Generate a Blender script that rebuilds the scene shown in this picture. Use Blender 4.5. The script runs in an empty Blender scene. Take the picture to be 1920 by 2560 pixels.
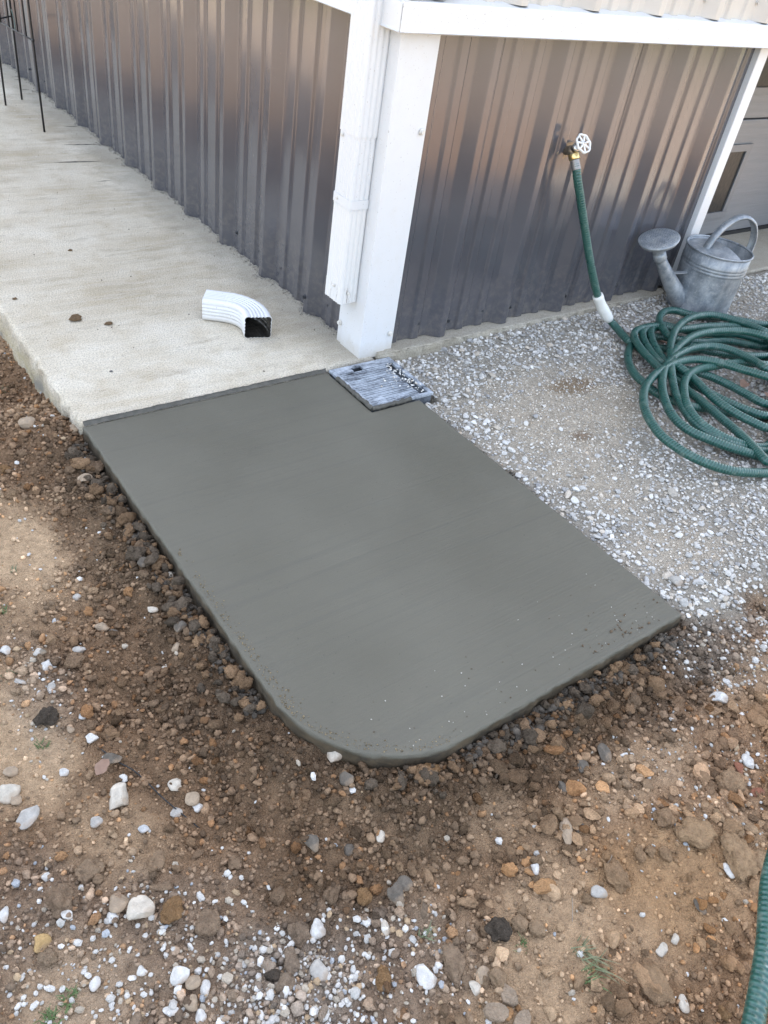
import bpy, bmesh, math, random
import numpy as np
from mathutils import Matrix, Vector

scene = bpy.context.scene
col = scene.collection
random.seed(7)
RNG = np.random.default_rng(11)

# ------------------------------------------------------------------ camera
cam_d = bpy.data.cameras.new('camera')
cam = bpy.data.objects.new('camera', cam_d)
col.objects.link(cam)
cam_d.sensor_fit = 'HORIZONTAL'
cam_d.sensor_width = 36.0
cam_d.lens = 37.558
cam_d.clip_start = 0.02
cam_d.clip_end = 2000.0
RC = ((0.805021, -0.576992, 0.137921), (-0.279345, -0.573776, -0.769901), (0.523362, 0.581259, -0.623081))
m = Matrix(((RC[0][0], -RC[1][0], -RC[2][0], -1.3692),
            (RC[0][1], -RC[1][1], -RC[2][1], -1.7610),
            (RC[0][2], -RC[1][2], -RC[2][2], 1.1890),
            (0, 0, 0, 1)))
cam.matrix_world = m
scene.camera = cam

# ------------------------------------------------------------------ sky, sun, exposure
SUN_EL = math.radians(47.5)
SUN_AZ = math.atan2(.70, .714)            # from +Y towards +X: the sun stands behind the building
S = Vector((math.sin(SUN_AZ) * math.cos(SUN_EL), math.cos(SUN_AZ) * math.cos(SUN_EL), math.sin(SUN_EL)))
world = bpy.data.worlds.new('World')
scene.world = world
world.use_nodes = True
wn = world.node_tree
bg = wn.nodes['Background']
sky = wn.nodes.new('ShaderNodeTexSky')
sky.sky_type = 'NISHITA'
sky.sun_disc = False
sky.sun_elevation = SUN_EL
sky.sun_rotation = SUN_AZ
sky.air_density = 1.0
sky.dust_density = 2.0
sky.ozone_density = 1.0
# thin bright cloud veil over the blue
wtc = wn.nodes.new('ShaderNodeTexCoord'); wcl = wn.nodes.new('ShaderNodeTexNoise')
wcl.inputs['Scale'].default_value = 2.2; wcl.inputs['Detail'].default_value = 6; wcl.inputs['Roughness'].default_value = .6
wrp = wn.nodes.new('ShaderNodeMapRange'); wrp.inputs[1].default_value = .38; wrp.inputs[2].default_value = .66; wrp.inputs[3].default_value = .05; wrp.inputs[4].default_value = .5
wmx = wn.nodes.new('ShaderNodeMix'); wmx.data_type = 'RGBA'; wmx.inputs[7].default_value = (7.6, 7.6, 7.6, 1)
wn.links.new(wtc.outputs['Generated'], wcl.inputs['Vector']); wn.links.new(wcl.outputs['Fac'], wrp.inputs[0]); wn.links.new(wrp.outputs[0], wmx.inputs[0])
wn.links.new(sky.outputs['Color'], wmx.inputs[6]); wn.links.new(wmx.outputs[2], bg.inputs['Color'])
bg.inputs['Strength'].default_value = 0.07
sun_d = bpy.data.lights.new('sun', 'SUN')
sun_d.energy = 4.6
sun_d.angle = math.radians(0.53)
sun_d.color = (1.0, 0.94, 0.85)
sun = bpy.data.objects.new('sun', sun_d)
sun.rotation_euler = (-S).to_track_quat('-Z', 'Y').to_euler()
sun.location = S * 30
col.objects.link(sun)
vs = scene.view_settings
vs.view_transform = 'Standard'
vs.look = 'None'
vs.gamma = 1.0
vs.exposure = 2.9
vs.use_curve_mapping = False
scene.render.engine = 'CYCLES'
scene.cycles.max_bounces = 8
scene.cycles.use_denoising = True
scene.cycles.denoiser = 'OPENIMAGEDENOISE'
scene.cycles.denoising_input_passes = 'RGB_ALBEDO_NORMAL'
scene.cycles.denoising_prefilter = 'ACCURATE'

# ------------------------------------------------------------------ helpers
def link(o, parent=None):
    col.objects.link(o)
    if parent is not None:
        o.parent = parent
    return o

def tag(o, label=None, cat=None, group=None, kind=None):
    if label: o['label'] = label
    if cat: o['category'] = cat
    if group: o['group'] = group
    if kind: o['kind'] = kind
    return o

def empty(name, loc=(0, 0, 0), parent=None):
    o = bpy.data.objects.new(name, None)
    o.location = loc
    o.empty_display_size = 0.05
    return link(o, parent)

def mesh_np(name, V, F, smooth=False, cols=None, attrs=None):
    """V (n,3); F (m,k) array of equal-size faces."""
    me = bpy.data.meshes.new(name)
    V = np.asarray(V, np.float32); F = np.asarray(F, np.int32)
    me.vertices.add(len(V)); me.vertices.foreach_set('co', V.ravel())
    k = F.shape[1]
    me.loops.add(F.size); me.loops.foreach_set('vertex_index', F.ravel())
    me.polygons.add(len(F))
    me.polygons.foreach_set('loop_start', np.arange(0, F.size, k, dtype=np.int32))
    me.polygons.foreach_set('use_smooth', np.full(len(F), bool(smooth)))
    me.update(calc_edges=True)
    if cols is not None:
        a = me.color_attributes.new('Col', 'FLOAT_COLOR', 'POINT')
        c = np.ones((len(V), 4), np.float32); c[:, :3] = cols
        a.data.foreach_set('color', c.ravel())
    for n, val in (attrs or {}).items():
        a = me.attributes.new(n, 'FLOAT', 'POINT')
        a.data.foreach_set('value', np.asarray(val, np.float32))
    me.validate()
    return me

def obj(name, me, mat, parent=None):
    o = bpy.data.objects.new(name, me)
    if mat is not None and not me.materials:
        me.materials.append(mat)
    return link(o, parent)

def from_bm(name, bm, mat, parent=None, smooth=False):
    me = bpy.data.meshes.new(name)
    bm.normal_update()
    bm.to_mesh(me); bm.free()
    if smooth:
        me.polygons.foreach_set('use_smooth', np.ones(len(me.polygons), bool))
    return obj(name, me, mat, parent)

def box(name, lo, hi, mat, parent=None, bevel=0.0, seg=2):
    bm = bmesh.new()
    bmesh.ops.create_cube(bm, size=1)
    for v in bm.verts:
        v.co = Vector([lo[i] + (v.co[i] + .5) * (hi[i] - lo[i]) for i in range(3)])
    if bevel:
        bmesh.ops.bevel(bm, geom=list(bm.edges), offset=bevel, segments=seg, profile=.5, affect='EDGES')
    return from_bm(name, bm, mat, parent)

def sweep(path, sections, closed=True, caps=False):
    """sections: list of (n,3) rings -> quads."""
    n = len(sections[0]); m_ = len(sections)
    V = np.concatenate(sections)
    F = []
    for i in range(m_ - 1):
        for j in range(n if closed else n - 1):
            a = i * n + j; b = i * n + (j + 1) % n
            F.append((a, b, b + n, a + n))
    return V, np.array(F)

def frames(P):
    P = np.asarray(P, float)
    T = np.gradient(P, axis=0); T /= np.linalg.norm(T, axis=1)[:, None] + 1e-12
    up = np.array([0, 0, 1.0]) if abs(T[0][2]) < .9 else np.array([1.0, 0, 0])
    N = np.cross(T[0], up); N /= np.linalg.norm(N)
    Ns = [N]
    for i in range(1, len(P)):
        N = Ns[-1] - T[i] * (Ns[-1] @ T[i]); N /= np.linalg.norm(N); Ns.append(N)
    Ns = np.array(Ns); B = np.cross(T, Ns)
    return T, Ns, B

def catmull(pts, step=.01):
    P = np.asarray(pts, float)
    P = np.vstack([2 * P[0] - P[1], P, 2 * P[-1] - P[-2]])
    out = []
    for i in range(1, len(P) - 2):
        p0, p1, p2, p3 = P[i - 1:i + 3]
        n = max(2, int(np.linalg.norm(p2 - p1) / step))
        t = np.linspace(0, 1, n, endpoint=False)[:, None]
        # centripetal-like tension by chord limits
        m1 = (p2 - p0) / 2; m2 = (p3 - p1) / 2
        L = np.linalg.norm(p2 - p1)
        for mm in (m1, m2):
            l = np.linalg.norm(mm)
            if l > L * 1.3: mm *= L * 1.3 / l
        h = (2 * t**3 - 3 * t**2 + 1) * p1 + (t**3 - 2 * t**2 + t) * m1 + (-2 * t**3 + 3 * t**2) * p2 + (t**3 - t**2) * m2
        out.append(h)
    out.append(P[-2][None])
    return np.concatenate(out)

def tube_mesh(name, P, rad, n=12, smooth=True):
    P = np.asarray(P, float); T, N, B = frames(P)
    rad = np.broadcast_to(np.asarray(rad, float), (len(P),))
    a = np.linspace(0, 2 * np.pi, n, endpoint=False)
    rings = [P[i] + rad[i] * (np.cos(a)[:, None] * N[i] + np.sin(a)[:, None] * B[i]) for i in range(len(P))]
    V, F = sweep(P, rings)
    L = np.concatenate([[0], np.cumsum(np.linalg.norm(np.diff(P, axis=0), axis=1))])
    at = {'len': np.repeat(L, n), 'ang': np.tile(a, len(P))}
    # caps
    nb = len(V); V = np.vstack([V, P[0], P[-1]])
    at['len'] = np.append(at['len'], [0, L[-1]]); at['ang'] = np.append(at['ang'], [0, 0])
    capF = []
    for j in range(n):
        k = (j + 1) % n
        capF.append((nb, k, j, j)); e = (len(P) - 1) * n; capF.append((nb + 1, e + j, e + k, e + k))
    me = bpy.data.meshes.new(name)
    faces = [tuple(f) for f in F] + [tuple(dict.fromkeys(f)) for f in capF]
    me.from_pydata(V.tolist(), [], faces)
    me.polygons.foreach_set('use_smooth', np.full(len(me.polygons), smooth))
    for k_, val in at.items():
        q = me.attributes.new(k_, 'FLOAT', 'POINT'); q.data.foreach_set('value', np.asarray(val, np.float32))
    me.update()
    return me

def tube(name, P, rad, mat, parent=None, n=12, smooth=True):
    return obj(name, tube_mesh(name, P, rad, n, smooth), mat, parent)

def lathe(name, prof, mat, parent=None, n=48, mtx=None, smooth=True):
    """prof: list of (r,z)."""
    a = np.linspace(0, 2 * np.pi, n, endpoint=False)
    rings = [np.stack([r * np.cos(a), r * np.sin(a), np.full(n, z)], 1) for r, z in prof]
    V, F = sweep(None, rings)
    me = mesh_np(name, V, F, smooth)
    if mtx is not None: me.transform(mtx)
    return obj(name, me, mat, parent)

def align(origin, zdir, xdir=None):
    z = Vector(zdir).normalized()
    x = Vector(xdir) if xdir is not None else (Vector((1, 0, 0)) if abs(z.x) < .9 else Vector((0, 1, 0)))
    x = (x - z * x.dot(z)).normalized(); y = z.cross(x)
    M_ = Matrix((x, y, z)).transposed().to_4x4(); M_.translation = Vector(origin)
    return M_

# ---- value noise (numpy)
def _hash(ix, iy, iz, seed):
    h = (ix.astype(np.int64) * 374761393 + iy.astype(np.int64) * 668265263 + iz.astype(np.int64) * 2147483647 + seed * 1274126177) & 0xffffffff
    h = ((h ^ (h >> 13)) * 1274126177) & 0xffffffff
    h = h ^ (h >> 16)
    return (h & 0xffff) / 65535.0

def noise2(x, y, seed=0):
    ix = np.floor(x); iy = np.floor(y); fx = x - ix; fy = y - iy
    fx = fx * fx * (3 - 2 * fx); fy = fy * fy * (3 - 2 * fy); z = np.zeros_like(ix)
    a = _hash(ix, iy, z, seed); b = _hash(ix + 1, iy, z, seed); c = _hash(ix, iy + 1, z, seed); d = _hash(ix + 1, iy + 1, z, seed)
    return (a + (b - a) * fx) * (1 - fy) + (c + (d - c) * fx) * fy

def fbm(x, y, seed=0, o=4, g=.5):
    s = 0; a = 1; t = 0
    for k in range(o):
        s = s + a * noise2(x * 2**k + 17.3 * k, y * 2**k - 9.1 * k, seed + k); t += a; a *= g
    return s / t

def noise3(p, seed=0):
    i = np.floor(p); f = p - i; f = f * f * (3 - 2 * f)
    r = 0
    for dx in (0, 1):
        for dy in (0, 1):
            for dz in (0, 1):
                w = (f[:, 0] if dx else 1 - f[:, 0]) * (f[:, 1] if dy else 1 - f[:, 1]) * (f[:, 2] if dz else 1 - f[:, 2])
                r = r + w * _hash(i[:, 0] + dx, i[:, 1] + dy, i[:, 2] + dz, seed)
    return r

def sstep(a, b, x):
    t = np.clip((x - a) / (b - a), 0, 1)
    return t * t * (3 - 2 * t)

# ---- node material helper
class NM:
    def __init__(s, name):
        s.m = bpy.data.materials.new(name); s.m.use_nodes = True
        s.t = s.m.node_tree; s.b = s.t.nodes['Principled BSDF']
    def n(s, typ, **kw):
        nd = s.t.nodes.new(typ)
        for k, v in kw.items():
            if hasattr(nd, k): setattr(nd, k, v)
        return nd
    def l(s, a, b): s.t.links.new(a, b)
    def coord(s, kind='Object'): return s.n('ShaderNodeTexCoord').outputs[kind]
    def mapping(s, vec, scale=(1, 1, 1), rot=(0, 0, 0)):
        q = s.n('ShaderNodeMapping'); q.inputs['Scale'].default_value = scale; q.inputs['Rotation'].default_value = rot
        s.l(vec, q.inputs['Vector']); return q.outputs['Vector']
    def noise(s, vec, scale, detail=4, rough=.55, out='Fac'):
        q = s.n('ShaderNodeTexNoise'); q.inputs['Scale'].default_value = scale; q.inputs['Detail'].default_value = detail
        q.inputs['Roughness'].default_value = rough; s.l(vec, q.inputs['Vector']); return q.outputs[out]
    def voro(s, vec, scale, feature='F1', out='Distance'):
        q = s.n('ShaderNodeTexVoronoi', feature=feature); q.inputs['Scale'].default_value = scale; s.l(vec, q.inputs['Vector']); return q.outputs[out]
    def ramp(s, fac, stops):
        q = s.n('ShaderNodeValToRGB'); e = q.color_ramp.elements
        while len(e) < len(stops): e.new(.5)
        for i, (p, c) in enumerate(stops):
            e[i].position = p; e[i].color = (*c, 1) if len(c) == 3 else c
        s.l(fac, q.inputs['Fac']); return q.outputs['Color']
    def mix(s, fac, a, b, blend='MIX'):
        q = s.n('ShaderNodeMix', data_type='RGBA', blend_type=blend)
        for sock, val in ((q.inputs[0], fac), (q.inputs[6], a), (q.inputs[7], b)):
            if isinstance(val, (int, float)): sock.default_value = val
            elif isinstance(val, tuple): sock.default_value = (*val, 1)
            else: s.l(val, sock)
        return q.outputs[2]
    def math(s, op, a, b=None, clamp=False):
        q = s.n('ShaderNodeMath', operation=op, use_clamp=clamp)
        for i, v in enumerate((a, b)):
            if v is None: continue
            if isinstance(v, (int, float)): q.inputs[i].default_value = v
            else: s.l(v, q.inputs[i])
        return q.outputs[0]
    def maprange(s, v, a, b, c=0., d=1.):
        q = s.n('ShaderNodeMapRange'); q.inputs[1].default_value = a; q.inputs[2].default_value = b; q.inputs[3].default_value = c; q.inputs[4].default_value = d
        s.l(v, q.inputs[0]); return q.outputs[0]
    def attr(s, name, out='Color'):
        q = s.n('ShaderNodeAttribute'); q.attribute_name = name; return q.outputs[out]
    def sep(s, vec):
        q = s.n('ShaderNodeSeparateXYZ'); s.l(vec, q.inputs[0]); return q.outputs
    def bump(s, h, strength=.5, dist=.002, normal=None):
        q = s.n('ShaderNodeBump'); q.inputs['Strength'].default_value = strength; q.inputs['Distance'].default_value = dist
        s.l(h, q.inputs['Height'])
        if normal is not None: s.l(normal, q.inputs['Normal'])
        return q.outputs['Normal']
    def set(s, **kw):
        for k, v in kw.items():
            sock = s.b.inputs[k.replace('_', ' ')]
            if isinstance(v, (int, float)): sock.default_value = v
            elif isinstance(v, tuple): sock.default_value = (*v, 1) if len(v) == 3 and sock.type == 'RGBA' else v
            else: s.l(v, sock)
        return s

M = {}
# painted steel siding, charcoal
def siding(name, c, rough, spec, coat):
    a = NM(name); v = a.coord()
    n1 = a.noise(v, 6, 3); n2 = a.noise(v, 350, 2); n3 = a.noise(v, 45, 5, .7)
    base = a.mix(a.maprange(n1, .3, .7), tuple(x * .93 for x in c), tuple(x * 1.07 for x in c))
    z = a.sep(v)[2]
    dust = a.math('MULTIPLY', a.maprange(z, .25, .0), a.maprange(n3, .45, .75))
    base = a.mix(a.math('MULTIPLY', dust, .5), base, (.23, .2, .17))
    spk = a.maprange(a.noise(v, 160, 2, .5), .74, .78)
    base = a.mix(a.math('MULTIPLY', spk, .12), base, (.4, .36, .3))
    a.set(Base_Color=base, Roughness=a.maprange(n1, .2, .8, rough - .03, rough + .04), Specular_IOR_Level=spec, Coat_Weight=coat, Coat_Roughness=.13, Coat_IOR=1.65)
    nb = a.bump(n2, .02, .0002)
    a.set(Normal=a.bump(a.noise(v, 3.5, 1), .10, .006, nb)); return a.m
M['charcoal'] = siding('charcoal_painted_steel', (.070, .071, .083), .24, .6, .72)
M['cream'] = siding('pale_painted_steel', (.54, .51, .47), .38, .5, .1)
def white(name, c=(.69, .70, .71), dirt=.2, rough=.38):
    a = NM(name); v = a.coord()
    n = a.noise(v, 28, 5, .65); sp = a.maprange(a.noise(v, 210, 1), .71, .76)
    st = a.noise(a.mapping(v, (35, 35, 3)), 1, 3)
    base = a.mix(a.math('MULTIPLY', a.maprange(n, .5, .75), dirt), c, (.60, .57, .50))
    base = a.mix(a.math('MULTIPLY', a.maprange(st, .60, .8), dirt * .22), base, (.5, .48, .43))
    base = a.mix(a.math('MULTIPLY', sp, .5), base, (.24, .20, .16))
    base = a.mix(a.math('MULTIPLY', a.maprange(a.math('ADD', a.sep(v)[2], a.math('MULTIPLY', n, -.06)), .02, -.035), .45), base, (.42, .35, .25))
    a.set(Base_Color=base, Roughness=rough, Specular_IOR_Level=.5)
    a.set(Normal=a.bump(a.noise(v, 9, 2), .12, .003)); return a.m
M['white'] = white('white_painted_trim')
M['white_pipe'] = white('white_aluminium_downspout', dirt=.12)
M['white_clean'] = white('white_enamel', (.82, .82, .80), .1, .3)
a = NM('white_cut_edge_stained'); v = a.coord(); z = a.sep(v)[2]
n = a.noise(a.mapping(v, (90, 90, 12)), 1, 4, .7)
w_ = a.math('MULTIPLY', a.maprange(n, .60, .70, 0, .8), a.maprange(z, .232, .205))
w2 = a.maprange(a.math('ADD', z, a.math('MULTIPLY', n, .012)), .176, .166)
bc = a.mix(w_, (.72, .72, .71), (.13, .10, .07)); bc = a.mix(a.math('MULTIPLY', w2, .6), bc, (.42, .34, .22))
a.set(Base_Color=bc, Roughness=.42); M['pipe_end'] = a.m
def plain(name, c, rough=.5, metal=0., spec=.5, var=.15, scale=40, bump=.1):
    a = NM(name); v = a.coord(); n = a.noise(v, scale, 4, .6)
    a.set(Base_Color=a.mix(a.maprange(n, .3, .7), tuple(x * (1 - var) for x in c), tuple(min(1, x * (1 + var)) for x in c)), Roughness=rough, Metallic=metal, Specular_IOR_Level=spec)
    if bump: a.set(Normal=a.bump(n, bump, .001))
    return a.m
M['screw_dark'] = plain('dark_screw_paint', (.04, .042, .048), .35)
M['screw_light'] = plain('pale_screw_paint', (.5, .48, .45), .35)
M['rubber'] = plain('black_rubber', (.015, .015, .016), .6)
M['black_metal'] = plain('black_powder_coat', (.012, .012, .013), .4)
M['brass'] = plain('brass', (.72, .55, .25), .28, 1.0, var=.1)
M['bronze'] = plain('weathered_bronze', (.26, .215, .165), .42, .7, var=.35, scale=60, bump=.4)
M['chrome'] = plain('worn_nickel', (.62, .6, .56), .25, 1.0)
M['ferrule'] = plain('grey_ferrule', (.30, .29, .28), .45, .7)
M['sleeve'] = plain('white_rubber_sleeve', (.72, .72, .68), .45, var=.06)
M['dark_void'] = plain('dark_interior', (.02, .02, .02), .9)
M['bare_metal'] = plain('bare_aluminium_inside', (.16, .15, .14), .35, .9, var=.4, scale=25, bump=.3)
M['door_grey'] = None
a = NM('wood_grain_grey_door'); v = a.coord()
w = a.noise(a.mapping(v, (3, 3, 60)), 1, 6, .7)
a.set(Base_Color=a.mix(a.maprange(w, .3, .7), (.17, .175, .185), (.21, .215, .225)), Roughness=.42, Normal=a.bump(w, .5, .003)); M['door_grey'] = a.m
M['door_frame'] = plain('grey_window_frame', (.17, .175, .185), .4, var=.05)
a = NM('obscure_glass'); v = a.coord(); n = a.voro(v, 45); n2 = a.noise(v, 30, 4)
a.set(Base_Color=(.02, .021, .022), Roughness=.35, Specular_IOR_Level=.3, Normal=a.bump(a.math('ADD', n, n2), .2, .004)); M['glass'] = a.m

# galvanised steel
a = NM('galvanised_steel'); v = a.coord()
n1 = a.noise(v, 14, 6, .7); n2 = a.noise(a.mapping(v, (30, 30, 5)), 1, 5, .65); n3 = a.noise(v, 90, 3)
c = a.ramp(n1, [(.3, (.14, .165, .19)), (.5, (.25, .28, .31)), (.72, (.50, .53, .56))])
c = a.mix(a.math('MULTIPLY', a.maprange(n2, .45, .7), .55), c, (.46, .47, .46))
c = a.mix(a.math('MULTIPLY', a.maprange(n3, .55, .75), .35), c, (.62, .63, .63))
a.set(Base_Color=c, Metallic=.45, Roughness=a.maprange(n1, .2, .8, .38, .62), Normal=a.bump(n3, .15, .001)); M['galv'] = a.m

# old concrete
a = NM('weathered_concrete'); v = a.coord(); s_ = a.sep(v)
n_big = a.noise(v, 2.2, 5, .6); n_mid = a.noise(v, 11, 5, .65); n_fine = a.noise(v, 220, 3, .7); grit = a.voro(v, 260)
streak = a.noise(a.mapping(v, (3.2, 34, 10)), 1, 5, .65)
c = a.ramp(n_big, [(.32, (.47, .40, .29)), (.48, (.62, .55, .43)), (.66, (.75, .69, .575))])
c = a.mix(a.math('MULTIPLY', a.maprange(streak, .45, .7), .45), c, (.76, .72, .63))
c = a.mix(a.math('MULTIPLY', a.maprange(n_mid, .50, .68), .45), c, (.50, .41, .28))
st2 = a.noise(a.mapping(v, (4, 14, 4)), 1, 6, .75)
c = a.mix(a.math('MULTIPLY', a.maprange(st2, .54, .66), .6), c, (.40, .34, .25))
edge = a.maprange(a.math('ADD', s_[0], a.math('MULTIPLY', a.math('SUBTRACT', n_mid, .5), .22)), -.17, -.03)
c = a.mix(a.math('MULTIPLY', edge, .6), c, (.30, .28, .235))
c = a.mix(a.maprange(n_fine, .38, .55, .5, 0), c, (.19, .17, .14))
n_sp = a.noise(v, 120, 4, .75)
c = a.mix(a.maprange(n_sp, .40, .30, 0, .5), c, (.15, .135, .11))
c = a.mix(a.maprange(n_sp, .62, .70, 0, .4), c, (.78, .76, .71))
spk = a.maprange(a.noise(v, 90, 2, .5), .70, .74)
c = a.mix(a.math('MULTIPLY', spk, .4), c, (.2, .185, .16))
low = a.maprange(a.math('ADD', s_[2], a.math('MULTIPLY', n_mid, .03)), -.01, -.05)
side = a.maprange(a.noise(a.mapping(v, (10, 5, 20)), 1, 4, .6), .45, .6)
c = a.mix(a.math('MULTIPLY', low, a.math('ADD', .35, a.math('MULTIPLY', side, .5))), c, (.42, .35, .19))
c = a.mix(a.math('MULTIPLY', low, a.maprange(n_mid, .5, .65, 0., .7)), c, (.22, .22, .215))
hh = a.math('ADD', a.math('MULTIPLY', n_fine, .5), a.math('ADD', a.math('MULTIPLY', streak, .8), a.math('MULTIPLY', grit, .5)))
a.set(Base_Color=c, Roughness=.92, Specular_IOR_Level=.25, Normal=a.bump(hh, .8, .005)); M['old_concrete'] = a.m

# fresh concrete
a = NM('fresh_wet_concrete'); v = a.coord(); s_ = a.sep(v)
broom = a.noise(a.mapping(v, (1.6, 190, 60), (0, 0, math.radians(-1.5))), 1, 5, .7)
broad = a.noise(a.mapping(v, (.8, 38, 3), (0, 0, math.radians(-1.5))), 1, 4, .6)
damp = a.noise(v, 2.3, 4, .5); fine = a.noise(v, 420, 3, .7)
c = a.ramp(damp, [(.36, (.110, .103, .078)), (.52, (.126, .118, .091)), (.68, (.143, .135, .105))])
c = a.mix(a.math('MULTIPLY', a.maprange(broad, .55, .70), .28), c, (.088, .085, .071))
c = a.mix(a.math('MULTIPLY', a.maprange(broom, .56, .72), .30), c, (.08, .077, .064))
c = a.mix(a.maprange(fine, .35, .65, .10, 0.), c, (.07, .068, .055))
rnm = a.noise(a.mapping(v, (20, 20, 40)), 1, 5, .7)
sidem = a.maprange(a.math('ADD', s_[2], a.math('MULTIPLY', rnm, .014)), -.0068, -.0120)
sc_ = a.mix(a.maprange(rnm, .4, .65), (.095, .070, .042), (.036, .030, .022))
c = a.mix(a.math('MULTIPLY', sidem, .92), c, sc_)
pit = a.maprange(a.noise(v, 130, 2, .5), .30, .24)
c = a.mix(a.math('MULTIPLY', pit, .4), c, (.045, .043, .034))
hh = a.math('ADD', a.math('MULTIPLY', broom, 1.0), a.math('MULTIPLY', fine, .35))
a.set(Base_Color=c, Roughness=a.maprange(damp, .35, .65, .58, .74), Specular_IOR_Level=.4, Normal=a.bump(hh, .55, .003)); M['new_concrete'] = a.m
M['smear'] = plain('wet_cement_smear', (.085, .08, .066), .7, var=.3, scale=60, bump=.6)

# soils and stones use per-vertex material colour (mineral colour of each piece)
a = NM('soil'); v = a.coord()
n1 = a.noise(v, 55, 6, .7); n2 = a.noise(v, 420, 3, .7); n3 = a.voro(v, 170); n4 = a.voro(v, 330)
c = a.mix(a.maprange(n1, .3, .7), (.68, .66, .64), (1.3, 1.28, 1.25), 'MIX')
c = a.mix(1.0, a.attr('Col'), c, 'MULTIPLY')
c = a.mix(a.math('MULTIPLY', a.maprange(n2, .60, .72), .35), c, (.44, .37, .29))
c = a.mix(a.math('MULTIPLY', a.maprange(n2, .42, .30), .35), c, (.055, .042, .03))
hh = a.math('SUBTRACT', a.math('ADD', n2, n1), a.math('ADD', n3, n4))
a.set(Base_Color=c, Roughness=.95, Specular_IOR_Level=.15, Normal=a.bump(hh, .9, .007)); M['soil'] = a.m
def stone_mat(name, bumpd, mott):
    a = NM(name); v = a.coord(); n1 = a.noise(v, 120, 5, .7); n2 = a.noise(v, 480, 3, .7)
    c = a.mix(a.maprange(n1, .3, .7), (1 - mott,) * 3, (1 + mott,) * 3)
    c = a.mix(1.0, a.attr('Col'), c, 'MULTIPLY')
    a.set(Base_Color=c, Roughness=.88, Specular_IOR_Level=.25, Normal=a.bump(a.math('ADD', n1, n2), .6, bumpd)); return a.m
M['stone'] = stone_mat('gravel_stone', .003, .16)
M['crumb'] = stone_mat('earth_crumb', .009, .38)
a = NM('dusty_cobble'); v = a.coord(); n1 = a.noise(v, 45, 6, .7); n2 = a.noise(v, 300, 4, .7); n3 = a.noise(v, 22, 4, .6)
c = a.mix(a.maprange(n1, .3, .7), (.75, .74, .73), (1.2, 1.2, 1.2)); c = a.mix(1.0, a.attr('Col'), c, 'MULTIPLY')
c = a.mix(a.math('MULTIPLY', a.maprange(n3, .50, .62), .6), c, (.30, .215, .14))
c = a.mix(a.math('MULTIPLY', a.maprange(a.sep(v)[2], .001, -.006), .75), c, (.24, .17, .11))
a.set(Base_Color=c, Roughness=.85, Specular_IOR_Level=.3, Normal=a.bump(a.math('ADD', n1, n2), .6, .004)); M['cobble'] = a.m
a = NM('earth_clod'); v = a.coord(); n1 = a.noise(v, 60, 6, .75); n2 = a.noise(v, 380, 4, .75); n3 = a.voro(v, 150)
c = a.mix(a.maprange(n1, .3, .7), (.72, .70, .68), (1.35, 1.33, 1.3)); c = a.mix(1.0, a.attr('Col'), c, 'MULTIPLY')
c = a.mix(a.math('MULTIPLY', a.maprange(n2, .60, .72), .4), c, (.46, .38, .29))
a.set(Base_Color=c, Roughness=.95, Specular_IOR_Level=.12, Normal=a.bump(a.math('ADD', n1, a.math('ADD', n2, n3)), 1.0, .010)); M['clod'] = a.m

# hose: ribbed green vinyl
a = NM('green_hose_vinyl'); v = a.coord()
L_ = a.attr('len', 'Fac'); A_ = a.attr('ang', 'Fac')
rib = a.math('SINE', a.math('ADD', a.math('MULTIPLY', L_, 2 * math.pi / .0085), A_))
n1 = a.noise(v, 35, 5, .65); n2 = a.noise(v, 160, 3)
c = a.mix(a.maprange(n1, .3, .7), (.006, .055, .044), (.013, .082, .066))
c = a.mix(a.math('MULTIPLY', a.maprange(rib, -.2, 1.), .26), c, (.075, .21, .175))
c = a.mix(a.math('MULTIPLY', a.maprange(n1, .56, .72), .5), c, (.20, .23, .20))
c = a.mix(a.math('MULTIPLY', a.maprange(n2, .69, .74), .5), c, (.42, .44, .41))
a.set(Base_Color=c, Roughness=a.maprange(n1, .3, .7, .22, .42), Specular_IOR_Level=.7, Normal=a.bump(rib, .42, .0014)); M['hose'] = a.m

# catch basin plastic with cement haze
def grate_mat(name, haze):
    a = NM(name); v = a.coord(); n1 = a.noise(a.mapping(v, (8, 30, 8)), 1, 5, .7); n2 = a.noise(v, 120, 4, .7)
    f_ = a.math('MULTIPLY', a.maprange(a.math('ADD', n1, a.math('MULTIPLY', n2, .4)), .5, .85), haze)
    c = a.mix(f_, (.035, .04, .05), (.42, .46, .51)); a.set(Base_Color=c, Roughness=.6, Normal=a.bump(n2, .3, .001)); return a.m
M['grate'] = grate_mat('cement_hazed_plastic', 1.25)
M['basin'] = grate_mat('dark_plastic', .35)
a = NM('dry_leaf'); v = a.coord(); n = a.noise(v, 60, 4)
a.set(Base_Color=a.mix(n, (.16, .09, .06), (.34, .23, .17)), Roughness=.8); M['leaf'] = a.m
a = NM('grass_blade'); i_ = a.n('ShaderNodeObjectInfo'); v = a.coord(); n = a.noise(v, 30, 3)
a.set(Base_Color=a.mix(n, (.05, .10, .028), (.17, .22, .09)), Roughness=.6); M['grass'] = a.m
a = NM('dry_grass_blade'); v = a.coord(); n = a.noise(v, 30, 3)
a.set(Base_Color=a.mix(n, (.10, .13, .06), (.24, .25, .15)), Roughness=.7); M['grass_dry'] = a.m
M['twig'] = plain('dry_twig', (.28, .22, .16), .85)
M['roof'] = plain('grey_roof_steel', (.3, .3, .31), .4)

# ------------------------------------------------------------------ ground
SX0, SX1, SY0, SYJ, SR = -.864, .040, -1.238, -.024, .25      # new slab extents, corner radius
SZ = -.009                                                    # its top (the old walk's top is z = 0)

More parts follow.
